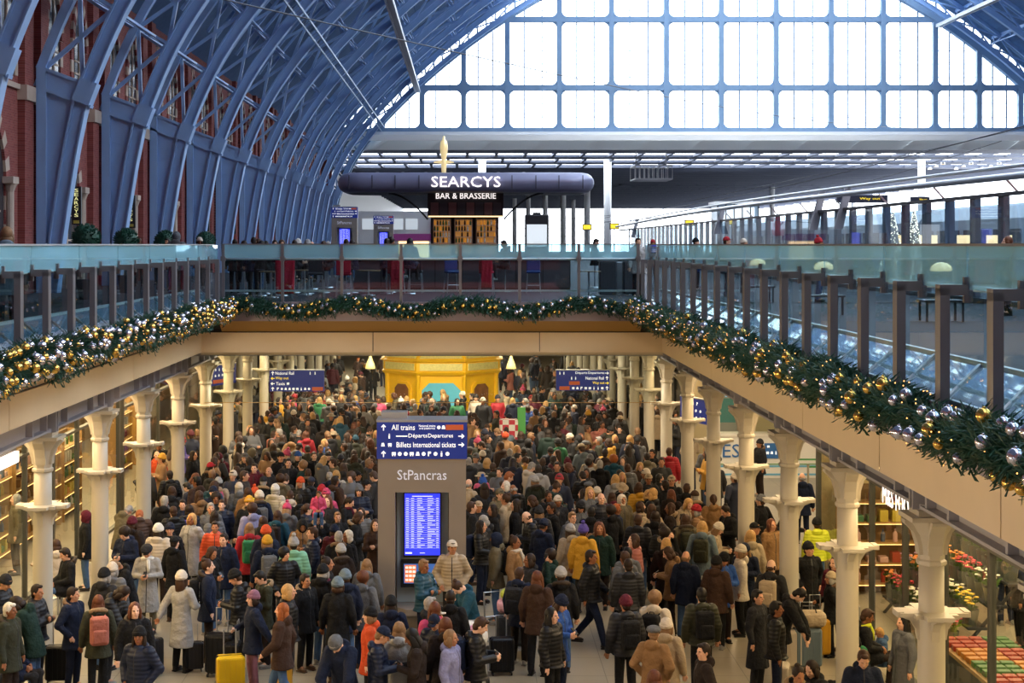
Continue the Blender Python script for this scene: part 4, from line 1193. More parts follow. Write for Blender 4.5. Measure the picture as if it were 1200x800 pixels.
# shops behind the station totems at the far west end
g = empty('station_shop', (px(470, 0, 150)[0], 149.5, ZD), label='white shop front with screens behind the bar canopy', cat='shop')
MB().box(-5, 7, 0, .5, 0, 4.6).obj('wall', mat('shop_front_white', 0xc9c7c4, .5), g)
for k, c in enumerate((0x303238, 0x303238, 0x303238, 0x303238)):
    MB().box(-3.6+1.35*k, -2.5+1.35*k, -.1, 0, 2.9, 3.9).obj('screen', emis('grey_screen_%d' % k, 0xb9c0c4, .7), g)
MB().box(-.8, 3.3, -.15, 0, 1.9, 2.5).obj('sign_band', emis('purple_sign', 0x5a2050, .6), g)
MB().box(-.2, 2.6, -.05, 0, .1, 1.8).obj('lit_opening', M['lamp'], g)
mr = mat('red_display', 0xa02030, .5, emit=0xa02030, estr=.3)
MB().rbox(3.0, 4.2, -.6, -.1, 2.3, 4.3, .3).obj('red_display', mr, g)

# ------------------------------------------------------------------ west arcade: vertical banners, topiary
for i, (x, y, Y, h) in enumerate(((90, 241, 53.5, 45), (153.5, 248, 62.5, 38), (240, 257, 80.5, 28), (271, 262, 89.5, 24))):
    X = WX+.75; Y = F*abs(X)/(546-x); s = Y/F; z = px(0, y, Y)[2]; hh = h*s
    g = empty('vertical_banner', (X, Y, z), label=('tall black banner sign on the first brick pier of the arcade', 'black banner sign on the second brick pier of the arcade', 'black banner sign half hidden behind a rib, third along the arcade', 'small black banner sign farthest along the brick arcade')[i], cat='banner sign')
    w = 11*s
    MB().box(-w/2, w/2, -.06, .06, -hh/2, hh/2).obj('sign_box', M['black'], g)
    MB().bar((-w/2, 0, hh*.3), (-w/2-.6, 0, hh*.3), .05, .05).bar((-w/2, 0, -hh*.3), (-w/2-.6, 0, -hh*.3), .05, .05).obj('bracket', M['black'], g)
    ym = emis('banner_letter', 0xe8e6a0, .8) if i == 0 else bpy.data.materials['banner_letter']
    for k, ch in enumerate('SEARCYS'):
        mobj('banner_lettering', text_mesh(ch, w=w*.42, h=hh*.085, mt=ym), g, (0, -.08, hh*(.40-.108*k)))
    MB().box(-w*.3, w*.3, -.075, -.06, -hh*.46, -hh*.38).obj('banner_emblem', mat('banner_emblem', 0xa89a40, .5), g)
for i, (x, y) in enumerate(((101, 279), (148, 282), (194, 283), (241, 283))):
    Y = (44, 50, 56, 63)[i]; p = px(x, y, Y); rr = random.Random(i)
    g = empty('topiary_bush', (p[0], Y, ZD), label='round green topiary bush in a dark pot, %s' % ('below the tall black banner', 'below the second black banner', 'between the second and third arcade bays', 'past the person with the grey hood')[i], cat='potted plant')
    r = .42; hz = p[2]-ZD
    b = MB().ell((0, 0, hz), r*.86, 14, 10)
    for k in range(420):
        u = rr.uniform(-1, 1); a = rr.uniform(0, 2*PI); q = math.sqrt(1-u*u); n_v = Vector((q*math.cos(a), q*math.sin(a), u)); c = n_v*r*.84+Vector((0, 0, hz)); t = n_v.cross(Vector((0, .3, 1))).normalized()*.035
        b.add([c-t, c+t, c+n_v*.08, c+n_v.cross(t)*.8], [(0, 1, 2), (0, 2, 3), (1, 3, 2), (0, 3, 1)])
    b.obj('foliage', M['pine'], g); MB().lathe([(.03, .5), (.03, hz)], 8).obj('stem', M['post'], g); MB().lathe([(.2, 0), (.28, .55), (.25, .55), (.2, .5)], 14).obj('pot', M['dark'], g)
# table lamps and light trees of the east deck
for i, (x, y, Y) in enumerate(((888, 308, 42), (965, 312.5, 34.5), (1103, 314, 31.5))):
    p = px(x, y, Y); g = empty('table_lamp', (p[0], Y, ZD+.42), label=('small glowing mushroom lamp farthest along the deck behind the balustrade', 'glowing mushroom lamp between the two others behind the balustrade', 'large glowing mushroom lamp at the near end behind the balustrade')[i].replace('near end', 'wide end'), cat='lamp')
    hz = p[2]-ZD-.42
    MB().lathe([(.19, hz-.06), (.21, hz-.02), (.18, hz+.05), (.10, hz+.10), (.01, hz+.115)], 18).obj('lamp_shade', M['lamp'], g, True)
    MB().lathe([(.08, 0), (.08, .02), (.015, .03), (.015, hz-.05)], 10).obj('stem', M['steel'], g)
    t = empty('low_table', (p[0], Y, ZD), label=('low table under the farthest mushroom lamp', 'low table under the middle mushroom lamp', 'low table under the largest mushroom lamp')[i], cat='table')
    MB().box(-.4, .4, -.3, .3, .38, .42).obj('table_top', M['dark'], t)
    for a in (-.35, .35):
        for c in (-.25, .25): MB().box(a-.02, a+.02, c-.02, c+.02, 0, .38).obj('leg', M['dark'], t)
for i, (x, Y, lb) in enumerate(((1022, 52, 'tall white cone light tree behind the platform glass wall'), (1047, 50, 'second white cone light tree, slimmer, behind the platform glass wall'))):
    p = px(x, 286, Y); g = empty('light_tree', (p[0]+1.2, Y+2, ZD), label=lb, cat='christmas lights'); rr = random.Random(i+40)
    MB().lathe([(.5-.1*i, 0), (.03, 2.6)], 12).obj('wire_cone', mat('wire_cone_%d' % i, 0x8f8f88, .6), g)
    b = MB()
    for k in range(420):
        t = rr.random(); a = rr.uniform(0, 2*PI); r = (.52-.1*i)*(1-t)+.03; b.ell((r*math.cos(a), r*math.sin(a), .1+2.5*t), .016, 5, 4)
    b.obj('light_string', emis('tree_light_%d' % i, 0xfff0d8, 3.5), g, kind='stuff')
# lit counters behind the glass wall
for i, (x, w) in enumerate(((1030, 52), (1092, 20), (1128, 30))):
    p = px(x, 281, 45); g = empty('lit_counter', (p[0]+5.2+.4*i, 60, ZD), label=('long low lit counter behind the platform glass wall', 'short lit counter beside the long one behind the glass wall', 'raised lit counter behind the glass wall by the widest panes')[i], cat='counter')
    hw = w*60/F/2
    MB().box(-hw, hw, 0, .6, 0, 1.45).obj('counter_body', M['dark'], g); MB().box(-hw, hw, -.03, 0, 1.48, 1.85).obj('light_panel', M['lamp'], g)
# ------------------------------------------------------------------ shops of the undercroft
GXL, GXR = -9.2, 7.55
mull = mat('shop_mullion', 0x50504c, .4, .5)
def shopfront(name, x, y0, y1, label, step=2.25):
    g = empty(name, (x, 0, 0), label=label, cat='shop front')
    n_ = round((y1-y0)/step)
    for k in range(n_+1):
        y = y0+(y1-y0)*k/n_; MB().box(-.05, .05, y-.05, y+.05, 0, 4.45).obj('mullion', mull, g)
    for k in range(n_):
        a = y0+(y1-y0)*k/n_; c = y0+(y1-y0)*(k+1)/n_
        MB().box(-.01, .01, a+.05, c-.05, .06, 4.4).obj('glass_panel', M['shopglass'], g)
    MB().box(-.06, .06, y0, y1, 3.0, 3.06).obj('transom', mull, g); MB().box(-.06, .06, y0, y1, 0, .06).obj('sill', mull, g)
    return g
shopfront('glazed_shopfront', GXL, 20, 42.5, 'glazed grocery shopfront behind the white columns, beside the waiting crowd', 2.25)
shopfront('glazed_shopfront', GXL, 43, 63, 'glazed shop front farther along the white columns', 2.6)
shopfront('glazed_shopfront', GXR, 14, 34.4, 'tall glazed flower and grocery shop front with lit lettering')
shopfront('glazed_shopfront', 8.9, 55, 71, 'glazed shop front beyond the ticket counter', 2.6)
goods = [mat('goods_%d' % i, h, .4) for i, h in enumerate((0x9a3322, 0xb8742c, 0xb8a23c, 0x47703a, 0xc8c4b8, 0x6a2f3a, 0xa07a50, 0x365070, 0xc8a098))]
gbox = [MB().rbox(-.09, .09, -.12, .12, 0, h, .015).mesh('package', m_) for m_, h in zip(goods, (.22, .16, .25, .14, .28, .2, .18, .24, .12))]
gbot = [MB().lathe([(.05, 0), (.05, .17), (.02, .22), (.02, .27)], 8).mesh('bottle', m_) for m_ in goods]
shelfm = mat('shelf_wood', 0xa9824c, .5); sheltl = emis('shelf_light', 0xffc880, 2.2)
def shelf_unit(x, y, rz, label, w=2.0, seed=0, levels=5, fill=.9, grp='groceries'):
    rr = random.Random(seed)
    g = empty('shelf_unit', (x, y, 0), rz, label=label, cat='shelf')
    MB().box(-w/2, w/2, .2, .26, 0, 2.3).obj('back_panel', mat('shelf_back_%d' % seed, 0x6d5230, .6), g)
    for a in (-w/2, w/2-.04): MB().box(a, a+.04, -.2, .2, 0, 2.3).obj('side_panel', shelfm, g)
    m_ = Matrix.Translation((x, y, 0)) @ Matrix.Rotation(rz, 4, 'Z')
    for l in range(levels):
        z = .25+l*.43
        MB().box(-w/2+.04, w/2-.04, -.2, .2, z-.03, z).obj('shelf', shelfm, g)
        MB().box(-w/2+.04, w/2-.04, -.21, -.19, z-.045, z-.03).obj('shelf_light', sheltl, g)
        u = -w/2+.16; c0 = rr.randrange(9)
        while u < w/2-.14:
            if rr.random() < fill:
                me = (gbox if (l+seed) % 2 else gbot)[(c0+rr.randrange(2)) % 9]
                p = m_ @ Vector((u, -.03, z)); mobj(me.name.split('.')[0], me, None, tuple(p), rz, label='bright %s on the lit shop shelving' % ('package' if (l+seed) % 2 else 'bottle'), cat='package' if (l+seed) % 2 else 'bottle', group='%s on the lit shop shelves' % ('packages' if (l+seed) % 2 else 'bottles'))
            u += .26
for k in range(5):
    shelf_unit(-10.9, 34.6+2.3*k, PI/2, ('tall lit shelf unit nearest the end of the grocery shop', 'tall lit shelf unit, second along the grocery shop', 'lit shelf unit behind the second white column of the shop side', 'lit shelf unit behind the third white column of the shop side', 'lit shelf unit farthest inside the grocery shop')[k].replace('nearest the end', 'at the open end'), seed=k, levels=5)
for k in range(2):
    shelf_unit(-11.2, 52+3*k, PI/2, ('lit shelf unit in the farther shop beside the aisle sign', 'second lit shelf unit in the farther shop')[k], seed=20+k)
for k in range(3):
    shelf_unit((8.9, 11.1, 10.6)[k], (34.1, 34.1, 25.5)[k], (0, 0, -PI/2)[k], ('lit shelf unit on the end wall behind the flower stand', 'lit shelf unit on the end wall deeper in the flower shop', 'lit shelf unit beside the produce table in the flower shop')[k], seed=30+k)
# white sign strip and lit lettering on the shop fascias
g = empty('shop_sign', (GXL+.12, 30.9, 3.12), label='glowing white strip sign on the grocery shop fascia', cat='sign')
MB().box(-.04, .04, -1.6, 1.6, -.11, .11).obj('light_box', M['letters'], g); MB().box(-.1, -.04, -1.7, 1.7, -.16, .16).obj('sign_backing', M['dark'], g)
tm = text_mesh('M&S FOOD', w=2.0, h=.34, depth=.008)
o = mobj('shop_lettering', tm, None, (GXR-.1, 27.75, 2.96), -PI/2, label='white lit lettering on the flower shop fascia beside the column', cat='sign')
# flowers: tiered stand with buckets
g = empty('flower_stand', (8.7, 30.2, 0), label='stepped black flower stand inside the flower shop window', cat='display stand')
for k in range(4): MB().box(-.3+.35*k, .05+.35*k, -2.2, 2.2, .3+.38*k, .34+.38*k).obj('step', M['dark'], g)
MB().bar((-.3, -2.1, 0), (1.0, -2.1, 1.5), .05, .05).bar((-.3, 2.1, 0), (1.0, 2.1, 1.5), .05, .05).obj('frame', M['dark'], g)
fl = [0xd86a7a, 0xe8c23a, 0xe6e0d0, 0xc23a4a, 0xe08a4a, 0xcfa0c0]
flm = [mat('petal_%d' % i, h, .6) for i, h in enumerate(fl)]; leafm = mat('leaf_green', 0x5a7a3a, .6, var=.3)
def bouquet(seed):
    rr = random.Random(seed); bs = MB(); bl = MB(); bf = MB()
    for k in range(14):
        a = rr.uniform(0, 2*PI); r = rr.uniform(0, .17); z = rr.uniform(.38, .56); c = (r*math.cos(a), r*math.sin(a), z)
        bl.tube([(c[0]*.2, c[1]*.2, .15), c], .006, 4)
        for j in range(5):
            t = j*2*PI/5; bf.ell((c[0]+.022*math.cos(t), c[1]+.022*math.sin(t), c[2]), (.022, .022, .014), 6, 4)
        bf.ell(c, .016, 6, 4)
        lx = Vector(c)*.8; d = Vector((math.cos(a+1), math.sin(a+1), .3))*.12
        bl.add([lx, lx+d*.5+Vector((0, 0, .03)), lx+d, lx+d*.5-Vector((0, 0, .02))], [(0, 1, 2), (0, 2, 3), (0, 3, 1), (1, 3, 2)])
    return bl.mesh('leaves', leafm), bf
bucket = MB().lathe([(.10, 0), (.14, .28), (.13, .28), (.095, .02)], 14).mesh('bucket', mat('zinc_bucket', 0x6f7470, .4, .5))
bq = [bouquet(i) for i in range(6)]; bfm = [b_[1].mesh('petals', flm[i]) for i, b_ in enumerate(bq)]
k = 0
for j in range(4):
    for i in range(9):
        g = empty('flower_bucket', (8.53+.35*j, 28.25+.49*i, .34+.38*j), R.uniform(0, 6), group='flower buckets on the stepped stand', label='bucket of cut flowers on the stepped stand in the flower shop', cat='flowers')
        q = (i//2+j) % 6; mobj('bucket', bucket, g); mobj('leaves', bq[q][0], g); mobj('petals', bfm[q], g); k += 1
# produce table
g = empty('produce_table', (8.5, 25.4, 0), label='low produce table stacked with red and green punnets in the shop', cat='display table')
MB().box(-.6, .6, -1.6, 1.6, .7, .76).obj('table_top', shelfm, g); MB().box(-.58, .58, -1.58, 1.58, .1, .7).obj('base_panel', M['dark'], g)
pun = [MB().rbox(-.1, .1, -.08, .08, 0, .09, .01).mesh('punnet', m_) for m_ in (goods[0], goods[3], goods[1])]
for i in range(5):
    for j in range(12):
        mobj('punnet', pun[(j//3+i//3) % 3], None, (8.06+.22*i, 23.95+.26*j, .762), R.uniform(-.1, .1), group='punnets on the produce table', label='bright fruit punnet in rows on the low produce table', cat='punnet')
# ticket counter in the side hall
g = empty('ticket_counter', (0, 51, 0), label='white ticket counter with blue lettering in the side hall', cat='counter')
wm = mat('counter_white', 0xe8e6e0, .35)
MB().box(7.9, 13.2, 0, .7, 0, 1.32).obj('front_panel', wm, g); MB().box(7.85, 13.2, -.06, .8, 1.32, 1.38).obj('counter_top', wm, g)
MB().box(7.9, 13.2, -.012, 0, .08, .14).box(7.9, 13.2, -.012, 0, .34, .40).obj('blue_stripe', mat('stripe_blue', 0x6fb4d8, .5), g)
MB().box(7.9, 13.2, -.012, 0, .42, .45).obj('green_stripe', mat('stripe_green', 0x5a9a5a, .5), g)
mobj('counter_lettering', text_mesh('ES', w=.54, h=.42, mt=mat('letter_blue', 0x2f6ab0, .5)), g, (8.42, -.03, .86))
f = MB().box(9.47, 9.93, -.03, 0, .62, 1.1).obj('blue_panel', mat('panel_blue', 0x2f6ab0, .5), g)
pictos(9.5, 9.9, .8, .12, 3, 4).obj('panel_pictogram', M['signwhite'], f, loc=(0, -.04, 0)); pictos(9.52, 9.66, 1.0, .1, 1, 3).obj('panel_pictogram', M['signwhite'], f, loc=(0, -.04, 0))
MB().box(7.9, 13.2, .3, .32, 1.4, 2.6).obj('counter_glass', M['shopglass'], g)
st(MB().box(7.6, 13.4, 54, 54.2, 0, 4.4), 'wall_ticket_hall', mat('ticket_hall_wall', 0xc9bc98, .7))
g = empty('light_box', (px(853, 0, 53)[0], 53.4, 0), label='bright blue lit panel with a red disc behind the ticket counter', cat='light box')
MB().box(-.35, .5, -.05, .1, 0, 3.7).obj('panel_case', M['steel'], g); MB().box(-.3, .45, -.07, -.05, 1.5, 2.3).obj('panel_picture', mat('teal_picture', 0x4a8a90, .4), g)
MB().box(-.3, .45, -.07, -.05, 2.35, 3.5).obj('lit_picture', emis('sky_picture', 0x8fc4ea, .9), g)
MB().prism([(.08+.2*math.cos(a*PI/8), 3.3+.2*math.sin(a*PI/8)) for a in range(16)], 'Y', -.09, -.07).obj('red_disc', emis('red_disc', 0xd03040, .8), g)
# queue barriers
def barrier(x, y, label):
    g = empty('barrier_post', (x, y, 0), label=label, cat='barrier')
    MB().lathe([(.17, 0), (.17, .02), (.04, .05), (.032, .06), (.032, .95), (.04, .96), (.04, 1.02)], 14).obj('post', mat('barrier_steel', 0xb0aa98, .3, .7) if 'barrier_steel' not in bpy.data.materials else bpy.data.materials['barrier_steel'], g)
    MB().box(0, 1.9, -.005, .005, .92, .97).obj('belt', mat('belt_green', 0x3a8a4a, .6) if 'belt_green' not in bpy.data.materials else bpy.data.materials['belt_green'], g)
for i, (x, yy) in enumerate(((947, 585), (963, 590), (930, 575))):
    Y = 13934/(yy-CY); barrier(px(x, 0, Y)[0], Y, ('barrier post with green belt behind the column, beside the queue lane', 'barrier post with green belt closest to the hi-vis steward', 'barrier post with green belt next to the ticket counter')[i])
# aisle bench-like planters and the Christmas stall behind the totem
for i, (x, hy, c, lb) in enumerate(((575, 478, 0xc9a0a8, 'stall table piled with pink toys behind the totem'), (548, 482, 0x506a80, 'stall table with coloured goods behind the totem, before the kiosk'))):
    Y = F*(HC-1.0)/(hy-CY); g = empty('stall_table', (px(x, 0, Y)[0], Y, 0), label=lb, cat='stall')
    MB().box(-.7, .7, -.35, .35, .75, .8).obj('table_top', M['white'], g)
    for a in (-.65, .65): MB().box(a-.03, a+.03, -.3, .3, 0, .75).obj('leg', M['steel'], g)
    for k in range(8):
        mobj('toy_box', gbox[(k*2+i) % 9], None, (px(x, 0, Y)[0]-.55+.16*k, Y-.1, .8), label='small bright box on the stall tables behind the totem', cat='toy box', group='boxes on the stall tables')
Y = 52.0
g = empty('patterned_box', (px(596, 0, Y)[0], Y, 0), label='tall red and white patterned display box beyond the crowd', cat='display box')
pk = mat('checker_pink', 0xd05a6a, .6); ck = pk.node_tree.nodes.new('ShaderNodeTexChecker'); ck.inputs['Scale'].default_value = 5
ck.inputs['Color1'].default_value = hexc(0xe2e0d8); ck.inputs['Color2'].default_value = hexc(0xc03a4a); tcn = pk.node_tree.nodes.new('ShaderNodeTexCoord')
pk.node_tree.links.new(tcn.outputs['Object'], ck.inputs['Vector']); pk.node_tree.links.new(ck.outputs[0], pk.node_tree.nodes['Principled BSDF'].inputs['Base Color'])
MB().rbox(-.3, .3, -.25, .25, 1.0, 1.75, .04).obj('box', pk, g); MB().box(-.25, .25, -.2, .2, 0, 1.0).obj('stand', M['white'], g)
g = empty('green_banner', (px(611, 0, Y)[0], Y-.1, 0), label='upright plain green panel beside the patterned box', cat='panel')
MB().rbox(-.13, .13, -.03, .03, .9, 2.15, .02).obj('panel', mat('panel_green', 0x54a050, .5, emit=0x54a050, estr=.15), g); MB().box(-.02, .02, -.02, .02, 0, .9).obj('pole', M['steel'], g)
# far light fittings of the hall
for i, (x, y) in enumerate(((434, 424), (599, 424))):
    p = px(x, y, 60); g = empty('pendant_lamp', tuple(p), label=('yellow bell pendant lamp beside the golden kiosk, arcade side', 'yellow bell pendant lamp beside the golden kiosk, platform side')[i], cat='lamp')
    MB().lathe([(.19, -.25), (.16, -.1), (.06, .15), (.03, .3), (.03, 4.55-p[2])], 14).obj('lamp_shade', mat('pendant_yellow_%d' % i, 0xe8d080, .5, emit=0xf0d890, estr=.7), g, True)
# ------------------------------------------------------------------ people: bodies, clothes, hair, hats
def remesh(mb, mats, voxel, name, smooth=2, matfn=None):
    """weld overlapping volumes into one continuous smooth skin"""
    me = mb.mesh('tmp', []); o = bpy.data.objects.new('tmp', me); COL.objects.link(o)
    m = o.modifiers.new('r', 'REMESH'); m.mode = 'VOXEL'; m.voxel_size = voxel
    if smooth:
        s = o.modifiers.new('s', 'SMOOTH'); s.factor = .5; s.iterations = smooth
    dg = bpy.context.evaluated_depsgraph_get(); out = bpy.data.meshes.new_from_object(o.evaluated_get(dg))
    bpy.data.objects.remove(o); bpy.data.meshes.remove(me)
    out.name = name; out.materials.clear()
    for q in mats: out.materials.append(q)
    out.polygons.foreach_set('use_smooth', [True]*len(out.polygons))
    if matfn:
        out.polygons.foreach_set('material_index', [matfn(p.center) for p in out.polygons])
    out.update(); return out
def limb(mb, pts, rad, n=12):
    mb.tube(pts, rad, n)
    for p, r in zip(pts, rad): mb.ell(p, r, 12, 8)
HIP, KNEE, ANK, SHO, NECK, HEAD = .92, .50, .09, 1.40, 1.47, 1.61
def pose(name):
    P = dict(el=[(-.25, .03, 1.13), (.25, .03, 1.13)], wr=[(-.27, -.05, .89), (.27, -.05, .89)],
             kn=[(-.10, -.01, KNEE), (.10, -.01, KNEE)], an=[(-.11, .03, ANK), (.11, .03, ANK)], pitch=0, yaw=0, drop=0, lean=0, curl=.5)
    if name == 'phone': P.update(el=[(-.25, -.02, 1.14), (.25, -.02, 1.14)], wr=[(-.07, -.27, 1.15), (.06, -.27, 1.17)], pitch=.50, curl=1)
    if name == 'pocket': P.update(el=[(-.30, .08, 1.14), (.30, .08, 1.14)], wr=[(-.20, -.08, .95), (.20, -.08, .95)], yaw=.35)
    if name == 'cross': P.update(el=[(-.25, -.06, 1.14), (.25, -.06, 1.14)], wr=[(.08, -.20, 1.16), (-.08, -.22, 1.20)], yaw=-.3)
    if name == 'walk': P.update(el=[(-.25, .10, 1.15), (.25, -.02, 1.14)], wr=[(-.26, .06, .91), (.25, -.22, .97)], kn=[(-.09, -.16, .51), (.10, .06, .50)], an=[(-.09, -.26, .10), (.10, .34, .15)])
    if name == 'ear': P.update(el=[(-.25, .03, 1.14), (.27, -.14, 1.20)], wr=[(-.26, -.06, .90), (.13, -.10, 1.53)], yaw=.2)
    if name == 'pull': P.update(el=[(-.25, -.05, 1.15), (.28, .12, 1.16)], wr=[(-.14, -.27, 1.10), (.30, .25, .95)], yaw=.25)
    if name == 'photo': P.update(el=[(-.24, -.20, 1.36), (.24, -.20, 1.36)], wr=[(-.08, -.30, 1.62), (.08, -.30, 1.62)], pitch=-.1)
    if name == 'bend': P.update(el=[(-.22, -.30, 1.12), (.22, -.30, 1.12)], wr=[(-.12, -.45, .92), (.12, -.45, .94)], pitch=.7, lean=.32)
    if name == 'sit': P.update(el=[(-.24, -.04, 1.14), (.24, -.04, 1.14)], wr=[(-.08, -.27, 1.08), (.08, -.27, 1.08)], kn=[(-.11, -.44, .96), (.11, -.44, .96)], an=[(-.12, -.42, .55), (.12, -.42, .55)], pitch=.35, drop=.46)
    return P
POSES = ['stand', 'phone', 'pocket', 'cross', 'walk', 'ear', 'pull', 'photo', 'bend', 'sit']
def lean_m(P):
    return Matrix.Translation((0, 0, HIP)) @ Matrix.Rotation(P['lean'], 4, 'X') @ Matrix.Translation((0, 0, -HIP))
def headm(P):
    base = lean_m(P) @ Matrix.Translation((0, 0, NECK)) @ Matrix.Rotation(P['yaw'], 4, 'Z') @ Matrix.Rotation(P['pitch'], 4, 'X') @ Matrix.Translation((0, 0, HEAD-NECK))
    return base
def add_hand(mb, el, wr, side, curl):
    d = (Vector(wr)-Vector(el)).normalized(); w = Vector(wr)
    side_v = d.cross(Vector((0, -1, .2))).normalized()
    n = d.cross(side_v).normalized()
    mb.ell(w+d*.045, (.034, .034, .042), 8, 6)
    for k in range(4):                                   # four fingers, bent at the knuckles
        o = side_v*(.027-.018*k); L = (.034, .040, .037, .028)[k]
        a = w+d*.07+o; b_ = a+d*L+n*.012*curl; c = b_+d*L*.5*(1-.4*curl)+n*.028*curl
        limb(mb, [a, b_, c], [.0105, .0095, .008], 6)
    a = w+d*.02+side_v*.03*(-side); b_ = a+d*.035+side_v*.022*(-side)+n*.01; limb(mb, [a, b_, b_+d*.025+n*.012], [.013, .011, .009], 6)
def body_mesh(pn):
    P = pose(pn); mb = MB(); LM = lean_m(P)
    for c, r in (((0, 0, .95), (.155, .105, .12)), ((0, 0, 1.08), (.135, .095, .15)), ((0, .0, 1.27), (.165, .11, .17))):
        k0 = len(mb.v); mb.ell(c, r, 14, 10)
        if c[2] > 1: mb.v[k0:] = [tuple(LM @ Vector(v)) for v in mb.v[k0:]]
    for i, s in ((0, -1), (1, 1)):
        limb(mb, [(s*.09, 0, HIP), P['kn'][i], P['an'][i]], [.085, .055, .038])
        a = Vector(P['an'][i]); limb(mb, [a, a+Vector((0, -.13, -.05))], [.038, .032], 8)
    up = MB()
    up.ell((0, .0, 1.27), (.165, .105, .17), 14, 10)
    for i, s in ((0, -1), (1, 1)):
        limb(up, [(s*.17, .01, SHO), P['el'][i], P['wr'][i]], [.055, .042, .028])
        add_hand(up, P['el'][i], P['wr'][i], s, P['curl'])
    limb(up, [(0, .015, 1.40), (0, .0, 1.53)], [.062, .052])
    up.v = [tuple(LM @ Vector(v)) for v in up.v]
    mb.add(up.v, up.f)
    HM = headm(P); hd = MB()
    hd.ell((0, .005, .02), (.074, .094, .105), 16, 12)
    hd.ell((0, -.022, -.045), (.058, .068, .068), 14, 10)
    hd.ell((0, -.05, -.092), (.028, .03, .022), 8, 6)
    limb(hd, [(0, -.092, .02), (0, -.108, -.012)], [.010, .016], 8)
    for s in (-1, 1):
        hd.ell((s*.076, .01, -.005), (.012, .02, .032), 8, 6); hd.ell((s*.03, -.078, .028), (.018, .012, .012), 8, 6)
        hd.ell((s*.04, -.066, -.02), (.02, .02, .02), 8, 6)
    hd.ell((0, -.088, -.052), (.022, .010, .010), 8, 6)
    hd.v = [tuple(HM @ Vector(v)) for v in hd.v]; mb.add(hd.v, hd.f)
    HI = HM.inverted()
    def mf(c):
        q = HI @ c
        if abs(q.z) < .13 and q.y < -.05 and abs(q.x) < .09:
            for s in (-1, 1):
                if abs(q.x-s*.031) < .012 and abs(q.z-.022) < .0055 and q.y < -.06: return 1
            if abs(q.x) < .019 and abs(q.z+.053) < .0055: return 2
        return 0
    return remesh(mb, [M['skin'], M['eye'], M['lip']], .0098, 'person', 1, mf)
def coat_mesh(pn, kind):
    P = pose(pn); LM = lean_m(P); mb = MB()
    hem = {'jacket': .84, 'coat': .70, 'long': .44}[kind]; th = {'jacket': .02, 'coat': .012, 'long': .006}[kind]
    if P['drop']: hem = max(hem, .80)
    if pn in ('walk', 'bend'): th += .008
    secs = [(hem, .20+th*(1 if kind != 'long' else 4), .145+th*3), (.90, .185+th, .135+th), (1.06, .165+th, .125+th), (1.22, .18+th, .135+th), (1.34, .19+th, .13+th), (1.42, .15+th, .105), (1.47, .085, .085), (1.50, .075, .08)]
    secs = [s for s in secs if s[0] >= hem]
    if hem < .8: secs[0] = (hem, .235, .19)
    mb.lathe([(1, z) for z, a, b_ in secs], 20)
    k = 0
    for z, a, b_ in secs:
        for i in range(20):
            x, y, zz = mb.v[k]; mb.v[k] = (x*a, y*b_+.005, zz) if z > .93 else (x*a, y*b_+.005, zz); k += 1
    if P['drop']: 
        for s in (-1, 1): limb(mb, [(s*.1, 0, .93), (s*.11, -.22, .95)], [.125, .105])
    if pn == 'walk' and hem < .8:
        mb.v = [(x, y+(.0 if z > .95 else .06*(.95-z)), z) for x, y, z in mb.v]
    for i, s in ((0, -1), (1, 1)):
        w = Vector(P['wr'][i]); e = Vector(P['el'][i]); w2 = w+(e-w)*.06
        limb(mb, [(s*.165, .01, SHO-.005), e, w2], [.082+th, .066+th, .048+th*.6])
    # collar or hood lying at the back
    if kind == 'jacket': mb.ell((0, .095, 1.46), (.12, .065, .075), 12, 8)
    elif kind == 'coat': mb.ell((0, .105, 1.47), (.125, .07, .085), 12, 8)
    else:
        for s in (-1, 1): limb(mb, [(0, .08, 1.51), (s*.085, .0, 1.49), (s*.03, -.13, 1.33)], [.028, .03, .018])
    mb.v = [tuple(LM @ Vector(v)) if v[2] > HIP else v for v in mb.v]
    def mf(c): return 1 if abs(c.x) < .009 and c.y < -.05 and c.z < 1.45 and P['lean'] == 0 else 0
    return remesh(mb, [M['puffer'] if kind == 'jacket' else M['cloth'], M['zip']], .0165, {'jacket': 'puffer_jacket', 'coat': 'jacket', 'long': 'long_coat'}[kind], 3, mf)
def trousers_mesh(pn):
    P = pose(pn); mb = MB(); mb.ell((0, .005, .93), (.155, .112, .12), 14, 10)
    for i, s in ((0, -1), (1, 1)):
        a = Vector(P['an'][i]); limb(mb, [(s*.088, 0, HIP), P['kn'][i], a+Vector((0, 0, .01))], [.090, .074, .060])
    return remesh(mb, [M['cloth']], .017, 'trousers', 2)
def shoes_mesh(pn):
    P = pose(pn); mb = MB()
    for i in (0, 1):
        a = Vector(P['an'][i]); z = a.z-.045
        mb.ell((a.x, a.y-.05, z), (.048, .125, .042), 12, 8); mb.ell((a.x, a.y+.01, z+.03), (.045, .055, .06), 10, 8)
        mb.rbox(a.x-.046, a.x+.046, a.y-.165, a.y+.06, z-.045, z-.02, .02)
    return mb.mesh('shoes', M['shell'], True)
def strands(v, a=.006):
    n_ = noise.noise(Vector(v)*28); return v*(1+a*8*n_)
